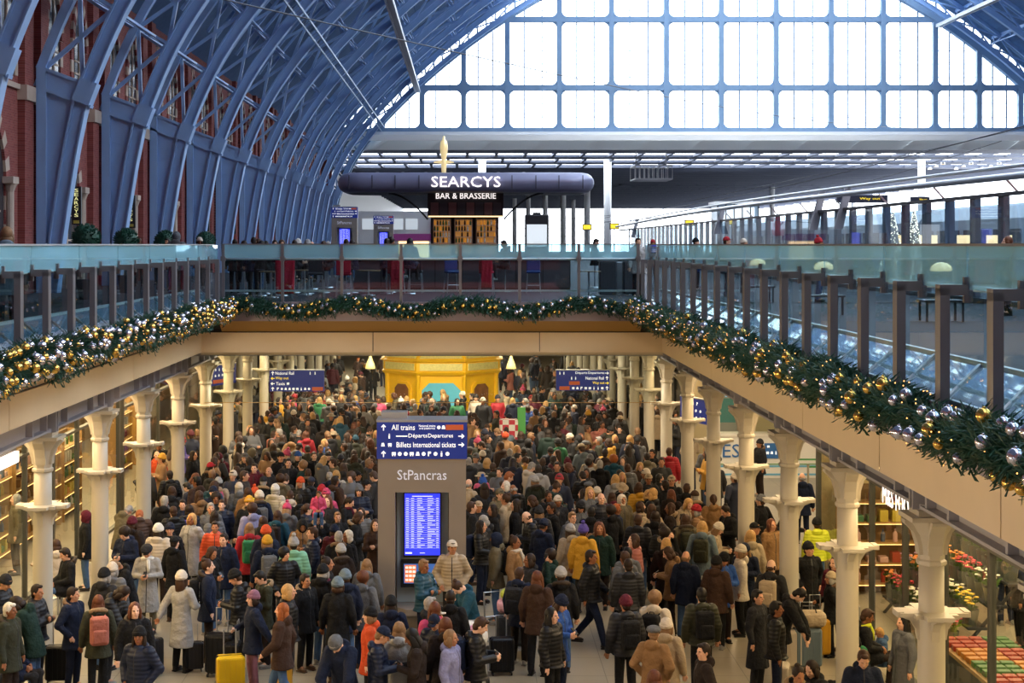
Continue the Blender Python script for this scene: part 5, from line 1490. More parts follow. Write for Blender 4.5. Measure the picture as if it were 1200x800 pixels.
def hair_meshes():
    H = {}
    H['short'] = MB().ell((0, .022, .035), (.085, .098, .108), 16, 12, f=strands).ell((0, .055, -.03), (.07, .06, .07), 12, 8, f=strands).ell((0, -.045, .10), (.06, .045, .03), 10, 8, f=strands)
    b = MB().ell((0, .025, .035), (.092, .10, .112), 16, 12, f=strands)
    b.ell((0, .075, -.13), (.095, .05, .19), 14, 12, f=strands)
    for s in (-1, 1): b.ell((s*.082, .01, -.11), (.03, .055, .17), 10, 10, f=strands)
    H['long'] = b
    b = MB().ell((0, .028, .03), (.098, .104, .115), 16, 12, f=strands).ell((0, .05, -.06), (.095, .075, .085), 14, 10, f=strands)
    for s in (-1, 1): b.ell((s*.085, -.0, -.04), (.028, .055, .09), 10, 8, f=strands)
    H['bob'] = b
    H['curly'] = MB().ell((0, .03, .045), (.115, .118, .12), 18, 14, f=lambda v: v*(1+.14*noise.noise(Vector(v)*34)))
    H['bun'] = MB().ell((0, .022, .035), (.086, .098, .108), 16, 12, f=strands).ell((0, .075, .12), (.045, .045, .042), 12, 8, f=strands)
    H['ponytail'] = MB().ell((0, .022, .035), (.086, .098, .108), 16, 12, f=strands).ell((0, .12, -.04), (.035, .04, .13), 10, 10, f=strands)
    b = MB()
    for s in (-1, 1): b.ell((s*.068, .03, -.01), (.018, .055, .04), 10, 6)
    b.ell((0, .088, -.015), (.06, .018, .04), 10, 6); H['bald'] = b
    out = {k: v.mesh('hair', M['hair'], True) for k, v in H.items()}
    # headwear
    dome = lambda r, h, z0: [(r*math.cos(t*PI/16), z0+h*math.sin(t*PI/16)) for t in range(0, 9)]
    def tl(b, ang=.18, dz=.0, dy=.012):
        m_ = Matrix.Translation((0, dy, dz)) @ Matrix.Rotation(-ang, 4, 'X'); b.v = [tuple(m_ @ Vector(v)) for v in b.v]; return b
    b = MB().lathe([(.098, .025)]+dome(.100, .125, .045)[:-1]+[(.004, .172)], 18, sy=1.14); b.lathe([(.095, .012), (.107, .02), (.107, .068), (.10, .075)], 18, sy=1.13)
    out['beanie'] = tl(b).mesh('beanie', M['cloth'], True)
    b = MB().lathe([(.098, .025)]+dome(.102, .135, .045)[:-1]+[(.004, .182)], 18, sy=1.14); b.lathe([(.095, .012), (.108, .02), (.108, .072), (.10, .078)], 18, sy=1.13)
    b.ell((0, 0, .205), (.042, .042, .038), 10, 8, f=lambda v: v*(1+.25*noise.noise(Vector(v)*70)))
    out['bobble'] = tl(b).mesh('bobble_hat', M['cloth'], True)
    b = MB().lathe([(.096, .04)]+dome(.098, .105, .05)[:-1]+[(.004, .156)], 18, sy=1.12)
    b.prism([(-.07, -.085), (.07, -.085), (.062, -.15), (.03, -.178), (-.03, -.178), (-.062, -.15)], 'Z', .045, .056)
    out['cap'] = tl(b, .05).mesh('cap', M['cloth'], True)
    b = MB().lathe([(.098, .045)]+[(.112, .06), (.118, .08), (.10, .115), (.06, .135), (.004, .14)], 18, sy=1.16)
    b.prism([(-.065, -.10), (.065, -.10), (.04, -.155), (-.04, -.155)], 'Z', .05, .066)
    out['flatcap'] = tl(b, -.03).mesh('flat_cap', M['cloth'], True)
    b = MB().lathe([(.17, .05), (.16, .06), (.1, .07), (.098, .12), (.07, .15), (.004, .155)], 20, sy=1.1); out['brim'] = b.mesh('brimmed_hat', M['cloth'], True)
    # raised hood or headscarf: open shell round the face
    b = MB(); nu, nv = 18, 12; vs = []; 
    for lay in (0, 1):
        r = (.112, .128, .148) if lay == 0 else (.098, .112, .13)
        for i in range(nv+1):
            th = PI*i/nv                                  # from the face rim backwards
            for k in range(nu):
                a = 2*PI*k/nu; rad = math.sin(.62+ (PI-.62)*i/nv*.999)
                y = -math.cos(.62+(PI-.62)*i/nv)*r[1]
                vs.append((math.cos(a)*rad*r[0], y+.012, math.sin(a)*rad*r[2]*(1.0 if math.sin(a) > 0 else 1.12)))
    fs = []; L = (nv+1)*nu
    for i in range(nv):
        for k in range(nu):
            q = (i*nu+k, i*nu+(k+1) % nu, (i+1)*nu+(k+1) % nu, (i+1)*nu+k); fs.append(q); fs.append(tuple(L+j for j in reversed(q)))
    for k in range(nu): fs.append((k, L+k, L+(k+1) % nu, (k+1) % nu))
    b.add(vs, fs); b.ell((0, .05, -.13), (.11, .09, .06), 14, 8)
    out['hood'] = fix_me(b.mesh('hood', M['cloth'], True))
    b = MB().tube([(.1*math.cos(a)*1.0, .01+.092*math.sin(a), -.155-.02*math.sin(a)) for a in [2*PI*k/16 for k in range(17)]], .038, 8)
    b.tube([(.03, -.09, -.16), (.04, -.135, -.26), (.045, -.145, -.40)], [.035, .035, .03], 8)
    f_ = MB().tube([(.125*math.cos(a), .06+.085*math.sin(a), -.135+.05*math.sin(a)) for a in [2*PI*k/22 for k in range(23)]], .036, 10)
    f_.v = [tuple(Vector(v)*(1+.10*noise.noise(Vector(v)*55))) for v in f_.v]
    out['fur_trim'] = f_.mesh('fur_trim', M['hair'], True)
    out['scarf'] = b.mesh('scarf', M['cloth'], True)
    return out
HM_ = hair_meshes()
BODY = {p: body_mesh(p) for p in POSES}
COAT = {}; 
for p in POSES:
    for k in ('jacket', 'coat', 'long'):
        if p in ('sit', 'photo', 'bend', 'ear') and k == 'long': continue
        COAT[p, k] = coat_mesh(p, k)
TROU = {p: trousers_mesh(p) for p in POSES}; SHOE = {p: shoes_mesh(p) for p in POSES}
phone_me = MB().rbox(-.035, .035, -.006, .006, -.07, .07, .005).mesh('phone', M['black'])
# bags
def bag_meshes():
    B = {}
    b = MB().rbox(-.15, .15, 0, .17, -.24, .22, .05).rbox(-.11, .11, .15, .21, -.2, .02, .03)
    B['backpack'] = [('bag_body', b.mesh('bag_body', M['cloth'])),
                     ('strap', MB().tube([(-.1, .0, .2), (-.1, -.10, .22), (-.11, -.24, .10), (-.12, -.2, -.1), (-.13, .0, -.2)], .014, 6).tube([(.1, .0, .2), (.1, -.10, .22), (.11, -.24, .10), (.12, -.2, -.1), (.13, .0, -.2)], .014, 6).mesh('strap', M['cloth'])),
                     ('handle', MB().tube([(-.04, .03, .21), (-.03, .03, .25), (.03, .03, .25), (.04, .03, .21)], .009, 6).mesh('handle', M['black']))]
    b = MB().rbox(-.21, .21, -.13, .13, .06, .64, .05)
    for k in range(5): b.box(-.16+.08*k-.008, -.16+.08*k+.008, -.138, .138, .1, .6)
    B['suitcase'] = [('case_shell', b.mesh('case_shell', M['shell'])), ('telescopic_handle', MB().tube([(-.09, .09, .62), (-.09, .09, 1.0), (.09, .09, 1.0), (.09, .09, .62)], .011, 6).mesh('telescopic_handle', M['steel']))]
    wh = MB().lathe([(.03, -.012), (.03, .012)], 12); wh.v = [(z, y, x) for x, y, z in wh.v]
    B['wheel'] = fix_me(wh.mesh('wheel', M['black']))
    B['zipband'] = MB().box(-.213, .213, -.008, .008, .07, .645).mesh('zip_band', M['black'])
    return B
BAG = bag_meshes()
CLR = dict(black=0x17181c, charcoal=0x2b2c31, navy=0x1a2540, grey=0x66686c, silver=0xa6a5a2, olive=0x3e4030, khaki=0x6e6650, beige=0xb3a085, cream=0xd6cab8,
           camel=0x94704a, brown=0x4a3428, umber=0x2f2420, maroon=0x5c1c2c, red=0xa82630, orange=0xd2522a, salmon=0xb46e60, pink=0xc84a70, teal=0x1f4c60,
           blue=0x2c54a0, forest=0x1d3a32, green=0x2f7a50, mint=0x8ac6a4, neon=0xd4de38, mustard=0xcd9a2e, lavender=0x8f90b8, steelblue=0x6d7f8c, mauve=0x8a5f72, purple=0x584a9a, white=0xe2e0da, yellow=0xe0b818, denim=0x4a6890, patterned=0x8a8078)
DARKC = ('black', 'charcoal', 'navy', 'umber', 'olive', 'forest', 'brown')
for k_ in CLR:
    h_ = CLR[k_]; f_ = .80 if k_ in DARKC else .92
    CLR[k_] = (int((h_ >> 16)*f_) << 16) | (int(((h_ >> 8) & 255)*f_) << 8) | int((h_ & 255)*f_)
HAIR = dict(black=0x14110f, brown=0x3a261a, dark=0x231812, blond=0xb08a56, ginger=0x8f4f26, grey=0x8f8b86, white=0xcfc8bc, chestnut=0x5a3320, sandy=0x7d5f42)
SKIN = [0xd8a88c, 0xe0b49a, 0xc99678, 0xb07c5c, 0x8a5a3e, 0x6a412c, 0xe4bda6]
EXTRA = {'long': 'long', 'bob': 'bobbed', 'short': 'short', 'curly': 'curly', 'bun': 'pinned-up', 'ponytail': 'tied-back', 'bald': 'balding'}
PEOPLE = []
def person(x, y, z, coat, ctype, head, face, pz='stand', h=1.72, trous=None, bag=None, label=None, rr=R, scarf=None, skin=None, group=None, zoff=0.0):
    """face: angle in degrees, 0 = towards the opening's near end, 180 = turned away"""
    s = h/1.735
    if (pz, ctype) not in COAT: ctype = 'coat'
    P = pose(pz)
    o = mobj('person', BODY[pz], None, (x, y, z-P['drop']*s+zoff), math.radians(face), cat='person'); o.scale = (s, s, s)
    sk = skin if skin is not None else R.choice(SKIN[:5] if R.random() < .9 else SKIN); o.color = hexc(sk)
    mobj(COAT[pz, ctype].name.split('.')[0], COAT[pz, ctype], o, color=hexc(CLR[coat]))
    tr = trous or rr.choice(['black', 'charcoal', 'navy', 'denim', 'black', 'umber', 'charcoal'])
    mobj('trousers', TROU[pz], o, color=hexc(CLR[tr])); mobj('shoes', SHOE[pz], o, color=hexc(rr.choice([0x1a1818, 0x2b2420, 0x8a8884, 0x4a3626])))
    HMx = headm(P); kind, c = head.split(':')
    def onhead(me, col, nm):
        q = mobj(nm, me, o, color=col); q.matrix_local = HMx; return q
    if kind in ('beanie', 'bobble', 'cap', 'flatcap', 'brim', 'hood'):
        if kind != 'hood': onhead(HM_[rr.choice(['short', 'bob', 'long']) if kind in ('beanie', 'bobble') else 'short'], hexc(HAIR[rr.choice(['brown', 'dark', 'grey', 'sandy'])]), 'hair').scale = (.985, .985, .9)
        onhead(HM_[kind], hexc(CLR[c]), {'beanie': 'beanie', 'bobble': 'bobble_hat', 'cap': 'cap', 'flatcap': 'flat_cap', 'brim': 'brimmed_hat', 'hood': 'hood'}[kind])
    else:
        onhead(HM_[kind], hexc(HAIR[c]), 'hair')
    if ctype == 'coat' and coat in ('black', 'navy', 'khaki', 'olive', 'charcoal', 'umber') and not scarf and rr.random() < .3:
        q = mobj('fur_trim', HM_['fur_trim'], o, color=hexc(rr.choice([0x6e5640, 0x8a7458, 0x3a3028]))); q.matrix_local = lean_m(P) @ Matrix.Translation((0, 0, HEAD)); q['label'] = 'fluffy fur hood trim'
    if scarf:
        q = mobj('scarf', HM_['scarf'], o, color=hexc(CLR[scarf])); q.matrix_local = lean_m(P) @ Matrix.Translation((0, 0, HEAD))
    if pz in ('phone', 'ear') :
        i = 1; w = Vector(P['wr'][i]); 
        loc = Vector((x, y, z+zoff))+Matrix.Rotation(math.radians(face), 3, 'Z') @ (lean_m(P) @ (w+Vector((-.05, -.045, .04)) if pz == 'phone' else w+Vector((-.02, -.01, .09))))*s
        PH.append((loc, face, pz))
    if bag and bag.split(':')[0] == 'backpack':
        c2 = bag.split(':')[1]; m3 = Matrix.Rotation(math.radians(face), 3, 'Z')
        loc = Vector((x, y, z-P['drop']*s+zoff))+m3 @ Vector((0, .155*s, 1.20*s))
        BAGS.append(('backpack', loc, face, c2, s, o))
    if bag and bag.split(':')[0] == 'suitcase':
        c2 = bag.split(':')[1]; m3 = Matrix.Rotation(math.radians(face), 3, 'Z')
        loc = Vector((x, y, z))+m3 @ Vector((.38 if pz != 'pull' else .36, .40 if pz == 'pull' else -.05, 0))
        BAGS.append(('suitcase', loc, face, c2, 1.0, o))
    PEOPLE.append(dict(o=o, x=x, y=y, z=z, coat=coat, ctype=ctype, head=head, face=face, pose=pz, bag=bag, scarf=scarf, label=label, deck=z > 3, h=h))
    return o
BAGS = []; PH = []

# crowd at the spots read off the photograph: head position, coat, cut, head, facing, pose, extras
CROWD = '''
100 605 black coat hood:maroon l stand
187 522 black jacket short:dark f phone
184 534 orange coat bald:brown f stand
199 557 black jacket short:dark b stand backpack:black
185 577 charcoal coat bob:brown b stand
193 588 black coat short:grey b stand
214 592 navy coat short:dark f stand
203 600 black jacket short:brown b stand
141 596 khaki coat short:grey b bend
163 602 brown jacket short:ginger b bend
139 614 umber coat beanie:maroon b stand
148 624 navy coat curly:dark f phone
199 621 black coat beanie:navy f stand
186 622 cream jacket beanie:white b stand
173 645 silver long flatcap:charcoal f phone scarf:white
205 636 black coat cap:black b stand
152 656 black coat short:sandy l bend
132 668 grey jacket beanie:cream b stand
79 649 black coat short:dark l sit
66 640 cream coat bob:brown b sit
123 675 charcoal coat beanie:black b stand
124 688 black jacket bob:dark r bend
86 697 navy coat short:dark r pocket
115 706 olive coat long:chestnut b stand backpack:salmon
40 702 forest coat bob:dark l bend
44 694 charcoal jacket short:dark r cross
12 716 olive coat short:white r stand
12 740 navy coat bob:dark r sit
158 716 black coat bob:chestnut f stand
163 746 navy jacket beanie:black f pocket
213 678 silver long beanie:cream b pull suitcase:charcoal
2 682 charcoal jacket beanie:charcoal r phone
227 534 black coat long:dark r stand
247 548 black coat cap:red b stand
226 560 grey long long:chestnut r phone
256 566 beige coat beanie:silver b stand backpack:pink
278 552 black coat long:brown b stand
298 549 maroon coat short:dark f stand
315 553 charcoal coat bald:grey f stand
329 562 khaki coat curly:brown b stand
309 565 black coat cap:charcoal b stand
280 572 grey coat beanie:cream b stand
323 574 cream jacket beanie:white b stand
291 578 camel coat long:brown b stand
299 583 neon jacket bobble:orange b stand
253 584 black coat curly:dark f stand
340 581 cream coat short:brown b stand
350 586 black coat short:black b stand backpack:black
247 596 grey coat short:grey f stand
260 594 navy jacket short:brown f stand
222 599 navy jacket bob:dark b stand backpack:purple
295 597 lavender coat curly:brown b stand
326 605 teal coat long:brown b stand backpack:umber
252 618 orange jacket short:dark f stand
262 633 navy coat short:dark f stand
292 620 red coat long:sandy b stand backpack:green
312 624 navy coat beanie:orange b stand
313 636 navy coat beanie:mustard b stand backpack:grey
309 612 charcoal coat long:brown b stand
344 638 mint jacket bobble:silver b stand
334 650 black jacket curly:black f pocket
366 625 navy jacket short:brown l stand
373 606 black coat short:black f phone
384 588 charcoal coat long:chestnut f stand
407 588 black coat ponytail:dark r phone scarf:maroon
421 576 navy jacket beanie:grey f cross
417 606 black coat bob:brown r phone
397 630 black coat short:grey b stand
407 631 charcoal coat bob:white l stand
399 646 umber coat beanie:silver b stand
246 647 black coat bob:brown r phone
244 664 navy coat bun:brown r stand backpack:black
384 661 black coat bun:dark r stand
430 663 grey coat long:sandy b stand
386 559 navy coat short:grey b stand
394 560 cream coat bob:blond b stand backpack:navy
361 555 black coat short:brown b stand
354 546 forest coat curly:sandy l stand
349 535 black coat beanie:blue f stand
338 543 charcoal coat short:black f stand
329 536 black coat cap:black f stand
368 536 black coat short:brown f stand
390 543 khaki coat short:brown l stand
419 558 black coat cap:black r stand
435 540 brown coat bob:brown l stand
415 538 olive coat bob:brown b stand
377 575 maroon coat beanie:red b stand
382 580 pink coat beanie:pink f stand
258 536 maroon coat beanie:maroon f phone
287 537 black coat cap:grey f stand
280 676 black jacket beanie:black l phone suitcase:black
296 702 navy coat beanie:mauve l pull suitcase:mustard
309 676 olive coat short:black l phone
330 716 brown coat long:ginger l walk
339 694 black jacket bob:blond r stand
358 681 black coat short:dark r stand
379 680 black coat beanie:black b stand scarf:maroon
396 686 black long beanie:steelblue b stand
404 677 navy coat beanie:steelblue b stand
426 678 grey coat curly:chestnut b stand
404 742 navy coat beanie:grey f bend
433 722 orange coat beanie:black l stand
443 744 navy jacket cap:navy r phone
458 708 navy coat beanie:black b stand
488 746 umber coat long:black l phone
468 744 silver coat long:sandy b stand
511 722 black coat cap:cream r stand
505 709 charcoal coat short:grey r stand
528 716 black coat short:dark b stand
522 733 umber coat bob:chestnut b stand
529 748 lavender coat bob:sandy r stand
511 754 navy jacket cap:navy f phone
509 740 pink coat long:chestnut b stand
558 736 black jacket short:brown r phone backpack:navy
553 680 teal coat bun:brown l bend
497 664 teal jacket short:sandy r cross
530 642 beige jacket cap:cream f pocket
609 673 navy coat short:brown b stand backpack:charcoal
630 678 brown coat long:chestnut b stand
604 636 camel coat bun:brown r stand scarf:cream
644 652 forest coat curly:dark l ear
657 680 black coat beanie:silver b stand
620 657 charcoal coat bob:dark l stand
581 632 khaki coat hood:navy l stand backpack:charcoal
570 610 charcoal coat bob:grey l phone
577 598 black coat long:dark l stand
592 570 navy jacket bob:white l stand
621 605 black jacket bald:brown l phone
632 601 charcoal jacket beanie:charcoal b stand
643 582 black coat bun:dark f stand
654 588 charcoal coat beanie:cream f stand
646 600 black coat short:dark l stand
627 564 olive coat beanie:silver b stand
566 566 black coat bobble:blue b stand
553 595 black coat short:brown r stand
586 580 khaki coat cap:khaki f stand
604 592 black coat long:dark l stand
668 622 beige coat beanie:silver b stand
693 653 black jacket short:dark r walk
736 663 charcoal jacket short:dark b stand
804 653 navy coat bald:sandy b stand
787 657 camel coat bob:brown l phone
768 702 cream coat curly:sandy b stand backpack:black
733 708 charcoal jacket beanie:maroon b stand backpack:black suitcase
766 743 camel coat flatcap:grey b pocket
781 744 beige coat beanie:cream b stand
824 764 umber coat short:dark l pocket
822 698 olive jacket short:black b stand backpack:black
654 706 blue coat beanie:navy r phone
647 722 black jacket long:black r stand
840 660 brown coat beanie:black b stand
735 649 grey coat short:black b stand
742 634 salmon jacket bob:brown l stand
823 618 steelblue coat bob:blond b stand backpack:olive
703 620 forest coat long:chestnut f stand
680 593 grey coat beanie:charcoal f phone
729 586 khaki coat hood:cream f stand
785 596 umber coat long:brown l stand
748 610 charcoal jacket short:brown b stand
768 606 black coat bob:dark b stand
803 610 khaki coat long:brown b stand backpack:olive
805 573 black coat short:brown b stand
814 582 black coat cap:brown b stand
787 580 umber coat long:chestnut b stand
760 562 charcoal coat cap:beige f stand
787 564 black coat cap:beige f stand
836 586 camel coat ponytail:brown b stand
853 598 black coat bun:dark l phone
759 580 black coat bob:blond b stand
721 562 silver coat long:blond b stand
735 549 grey jacket short:brown b stand
703 545 black coat short:grey b stand
719 539 teal coat curly:ginger b stand
690 523 charcoal coat short:brown b stand
737 523 grey coat short:dark l stand
764 532 black coat short:dark f stand
784 530 red jacket short:brown b stand
665 543 black coat beanie:maroon b stand
684 558 black jacket short:dark b phone
715 599 black coat curly:dark b stand
693 601 black coat short:black b stand
671 607 grey coat short:sandy f stand
684 623 mustard coat bobble:purple b stand
781 626 black coat curly:dark r ear
781 638 umber coat long:blond b stand
732 665 grey coat short:brown b stand
847 662 blue coat beanie:black f phone
867 647 cream coat beanie:cream l stand
879 629 beige coat bob:blond b stand
885 620 black coat cap:black r stand
901 622 camel coat bob:chestnut f stand
874 656 navy coat beanie:navy f phone
904 664 charcoal coat bald:brown b stand backpack:beige
916 690 black coat short:black r bend
888 700 charcoal long short:black r stand
910 714 black jacket short:black r stand suitcase:cream
948 644 black long beanie:black f pocket
973 678 black coat beanie:beige l pull suitcase:khaki
978 664 maroon coat bob:brown l stand
1013 722 black coat short:brown r sit scarf:neon
1003 754 green coat short:black l sit
1011 770 navy coat short:brown f phone
1033 741 denim coat short:blond l sit
1058 730 grey long long:black l stand scarf:grey
934 790 black coat bun:dark f sit
953 797 charcoal coat bob:dark l sit
957 614 neon jacket beanie:black b stand
768 797 umber coat bob:chestnut b sit
940 560 navy coat bald:grey b stand
890 520 charcoal coat beanie:charcoal l stand
1178 632 brown jacket short:dark b stand
1195 655 charcoal coat long:chestnut l stand
18 586 khaki coat bob:grey l stand
'''
FACE = dict(f=0, b=180, l=-75, r=75)
def headpos(hx, hy, h, sit=False):
    zz = (HEAD*h/1.735)-(.46*h/1.735 if sit else 0)
    Y = F*(HC-zz)/(hy-CY); return (hx-CX)*Y/F, Y
OCC = []
def free(x, y, d): return all((x-a)**2+(y-b)**2 > d*d for a, b in OCC)
for line in CROWD.strip().split('\n'):
    t = line.split(); hx, hy = float(t[0]), float(t[1]); coat, ct, hd, fc, pz = t[2:7]; ex = t[7:]
    h = R.uniform(1.66, 1.80); 
    if hd == 'beanie:beige' or (coat == 'denim'): h = 1.5 if coat == 'black' else 1.2
    x, y = headpos(hx, hy, h, pz == 'sit')
    # ease neighbours apart along the depth
    for _ in range(20):
        if free(x, y, .46): break
        y += .07; x = (hx-CX)*y/F
    for cx_, y0_ in ((-7.53, YLC), (5.88, YRC)):          # nobody stands inside a column
        yc_ = y0_+round((y-y0_)/4.47)*4.47; d_ = math.hypot(x-cx_, y-yc_)
        if d_ < .64 and yc_ > 14: k_ = .66/max(d_, .05); x, y = cx_+(x-cx_)*k_, yc_+(y-yc_)*k_
    OCC.append((x, y))
    ang = FACE[fc]+R.uniform(-28, 28); bag = None; sc_ = None; 
    for e_ in ex:
        if e_.startswith('backpack') or e_.startswith('suitcase:'): bag = e_ if bag is None else bag
        if e_.startswith('scarf'): sc_ = e_.split(':')[1]
    tr = {'330 716': 'denim', '804 653': 'denim', '296 702': 'mauve', '173 645': 'khaki', '86 697': 'navy', '497 664': 'navy', '40 702': 'denim'}.get('%d %d' % (hx, hy))
    person(x, y, 0, coat, ct, hd, ang, pz, h, tr, bag, scarf=sc_)
    if pz == 'sit':                                         # something to sit on
        bx_ = empty('flat_stool', (x, y+.0, 0), label=None, cat='stool', group='low stools under seated travellers')
        bx_['label'] = 'low dark stool under a seated traveller'
        MB().rbox(-.2, .2, -.16, .2, .36, .42, .03).obj('seat', M['dark'], bx_)
        for a in (-.16, .16):
            for c in (-.12, .16): MB().box(a-.015, a+.015, c-.015, c+.015, 0, .36).obj('leg', M['steel'], bx_)
# child on shoulders
x, y = headpos(373, 606, 1.74)
P0 = PEOPLE[[i for i, p in enumerate(PEOPLE) if p['coat'] == 'black' and p['head'] == 'short:black' and p['pose'] == 'phone'][0]]
person(P0['x'], P0['y']+.03, 0, 'pink', 'coat', 'ponytail:brown', 5, 'sit', 1.02, 'denim', zoff=1.42)
PEOPLE[-1]['label'] = 'small child in a bright pink top riding on the shoulders of someone in black'

# travellers filling the hall further back
rr = random.Random(99)
coatw = ['black']*34+['charcoal']*14+['navy']*16+['umber']*6+['brown']*5+['olive']*6+['grey']*7+['khaki']*4+['camel']*3+['beige']*3+['forest']*3+['maroon']*3+['cream']*2+['red', 'teal', 'mustard', 'silver', 'steelblue', 'salmon', 'pink', 'purple', 'blue', 'green']
headw = ['short:dark']*9+['short:brown']*11+['short:black']*6+['bob:brown']*7+['long:brown']*7+['long:dark']*5+['bob:blond']*4+['long:blond']*3+['short:grey']*5+['bald:grey']*2+['short:sandy']*5+['curly:brown']*3+['curly:dark']*2+['bun:brown']*3+['ponytail:brown']*3+['bob:chestnut']*4+['short:ginger']+\
        ['beanie:black']*4+['beanie:cream']*2+['beanie:grey']*2+['beanie:navy']*2+['beanie:red', 'beanie:mustard', 'beanie:silver', 'beanie:maroon', 'bobble:white', 'bobble:pink', 'cap:black', 'cap:beige', 'cap:navy', 'flatcap:grey', 'brim:beige', 'hood:khaki', 'hood:black', 'beanie:teal', 'beanie:orange']
FILL = []
tries = 0
while tries < 9000:
    tries += 1
    y = rr.uniform(33, 84); x = rr.uniform(-8.6, 7.2)
    if y < 66:
        dmin = .62 if y < 44 else .66
    else:
        dmin = 1.5
        if -1.0-2.6 < x < 1.9+1.6 and 63 < y < 70: continue
    hx, hy = CX+F*x/y, CY+F*(HC-1.61)/y
    if y < 36 and hy > 622: continue
    if 62 < y < 70 and abs(x-kx) < 3.1: continue
    if (abs(x+7.53) < .62 or abs(x-5.88) < .62): continue
    if x > 6.2 and y < 50 and rr.random() < .8: continue
    if x > 6.2 and 49 < y < 52: continue
    if x < -7.9 and (y < 40): continue
    if x < -7.9 and rr.random() < .5: continue
    if 441 < hx < 548 and 497 < hy < 690: continue
    if abs(x+.85) < 1.1 and 30.6 < y < 32.2: continue
    if 50.9 < y < 53.2 and 0.9 < x < 2.3: continue
    if 54 < y < 58.5 and -.3 < x < 2.2: continue
    # lanes of open floor seen beyond the crowd
    if y > 60 and 2.2 < x < 7: 
        if rr.random() < .5: continue
    if not free(x, y, dmin): continue
    OCC.append((x, y)); FILL.append((x, y))
FILL.sort(key=lambda p: p[1])
NDECK = 34
n_ind = 300-NDECK-len(PEOPLE)
def rnd_person(x, y):
    hd = rr.choice(headw); coat = rr.choice(coatw); ct = rr.choice(['jacket', 'coat', 'coat', 'long'])
    ang = rr.choice([0, 0, 180, 180, 180, 90, -90, 120, -120])+rr.uniform(-30, 30)
    pz = rr.choice(['stand', 'stand', 'stand', 'pocket', 'phone', 'phone', 'cross', 'pull'])
    return coat, ct, hd, ang, pz
for x, y in FILL[:n_ind]:
    c, ct, hd, ang, pz = rnd_person(x, y)
    person(x, y, 0, c, ct, hd, ang, pz, rr.uniform(1.6, 1.84), rr=rr, bag='backpack:'+rr.choice(['black', 'navy', 'grey', 'olive']) if rr.random() < .12 else None)
# the rest of the crowd, too many to count: one mass, each figure still a shaped body in coat, hair and hat
def decim(me, ratio, nm):
    o = bpy.data.objects.new('tmp', me); COL.objects.link(o); m = o.modifiers.new('d', 'DECIMATE'); m.ratio = ratio
    dg = bpy.context.evaluated_depsgraph_get(); out = bpy.data.meshes.new_from_object(o.evaluated_get(dg)); bpy.data.objects.remove(o)
    v = np.array([q.co[:] for q in out.vertices]); f = [tuple(p.vertices) for p in out.polygons]; bpy.data.meshes.remove(out); return v, f
PZ2 = ['stand', 'pocket', 'phone', 'cross']
LB = {p: decim(BODY[p], .09, 'b') for p in PZ2}; LC = {(p, k): decim(COAT[p, k], .12, 'c') for p in PZ2 for k in ('jacket', 'coat', 'long')}; LT = {p: decim(TROU[p], .10, 't') for p in PZ2}
def raw(me): return np.array([q.co[:] for q in me.vertices]), [tuple(p.vertices) for p in me.polygons]
LH = {k: raw(HM_[k]) for k in HM_}
cm = []; cidx = {}
def cmat(h, nm, rough):
    if (h, nm) not in cidx:
        cidx[h, nm] = len(cm); cm.append(mat('%s_%06x' % (nm, h), h, rough, var=.2, scale=10))
    return cidx[h, nm]
V = []; Fc = []; MI = []; base = 0
def addm(vf, Mx, mi):
    global base
    v, f = vf; A = np.array(Mx)
    V.append(v @ A[:3, :3].T+A[:3, 3]); Fc.extend(tuple(base+i for i in q) for q in f); MI.extend([mi]*len(f)); base += len(v)
for x, y in FILL[n_ind:]:
    c, ct, hd, ang, pz = rnd_person(x, y)
    if pz not in PZ2: pz = 'stand'
    s = rr.uniform(1.6, 1.84)/1.735; P = pose(pz)
    B = Matrix.Translation((x, y, 0)) @ Matrix.Rotation(math.radians(ang), 4, 'Z') @ Matrix.Scale(s, 4)
    addm(LB[pz], B, cmat(rr.choice(SKIN[:5]), 'crowd_skin', .5)); addm(LC[pz, ct], B, cmat(CLR[c], 'crowd_coat', .7))
    addm(LT[pz], B, cmat(CLR[rr.choice(['black', 'navy', 'denim'])], 'crowd_coat', .7))
    k, col = hd.split(':'); H = B @ headm(P)
    if k in EXTRA: addm(LH[k], H, cmat(HAIR[col], 'crowd_hair', .6))
    else: addm(LH[k], H, cmat(CLR[col], 'crowd_coat', .7)); addm(LH['short'], H, cmat(HAIR['brown'], 'crowd_hair', .6))
V = np.concatenate(V)
me = bpy.data.meshes.new('crowd'); me.from_pydata(V.tolist(), [], Fc)
for m_ in cm: me.materials.append(m_)
me.polygons.foreach_set('material_index', MI); me.polygons.foreach_set('use_smooth', [True]*len(Fc)); me.update()
o = mobj('crowd', me, None, kind='stuff', label='dense mass of travellers filling the far part of the lower hall', cat='crowd')

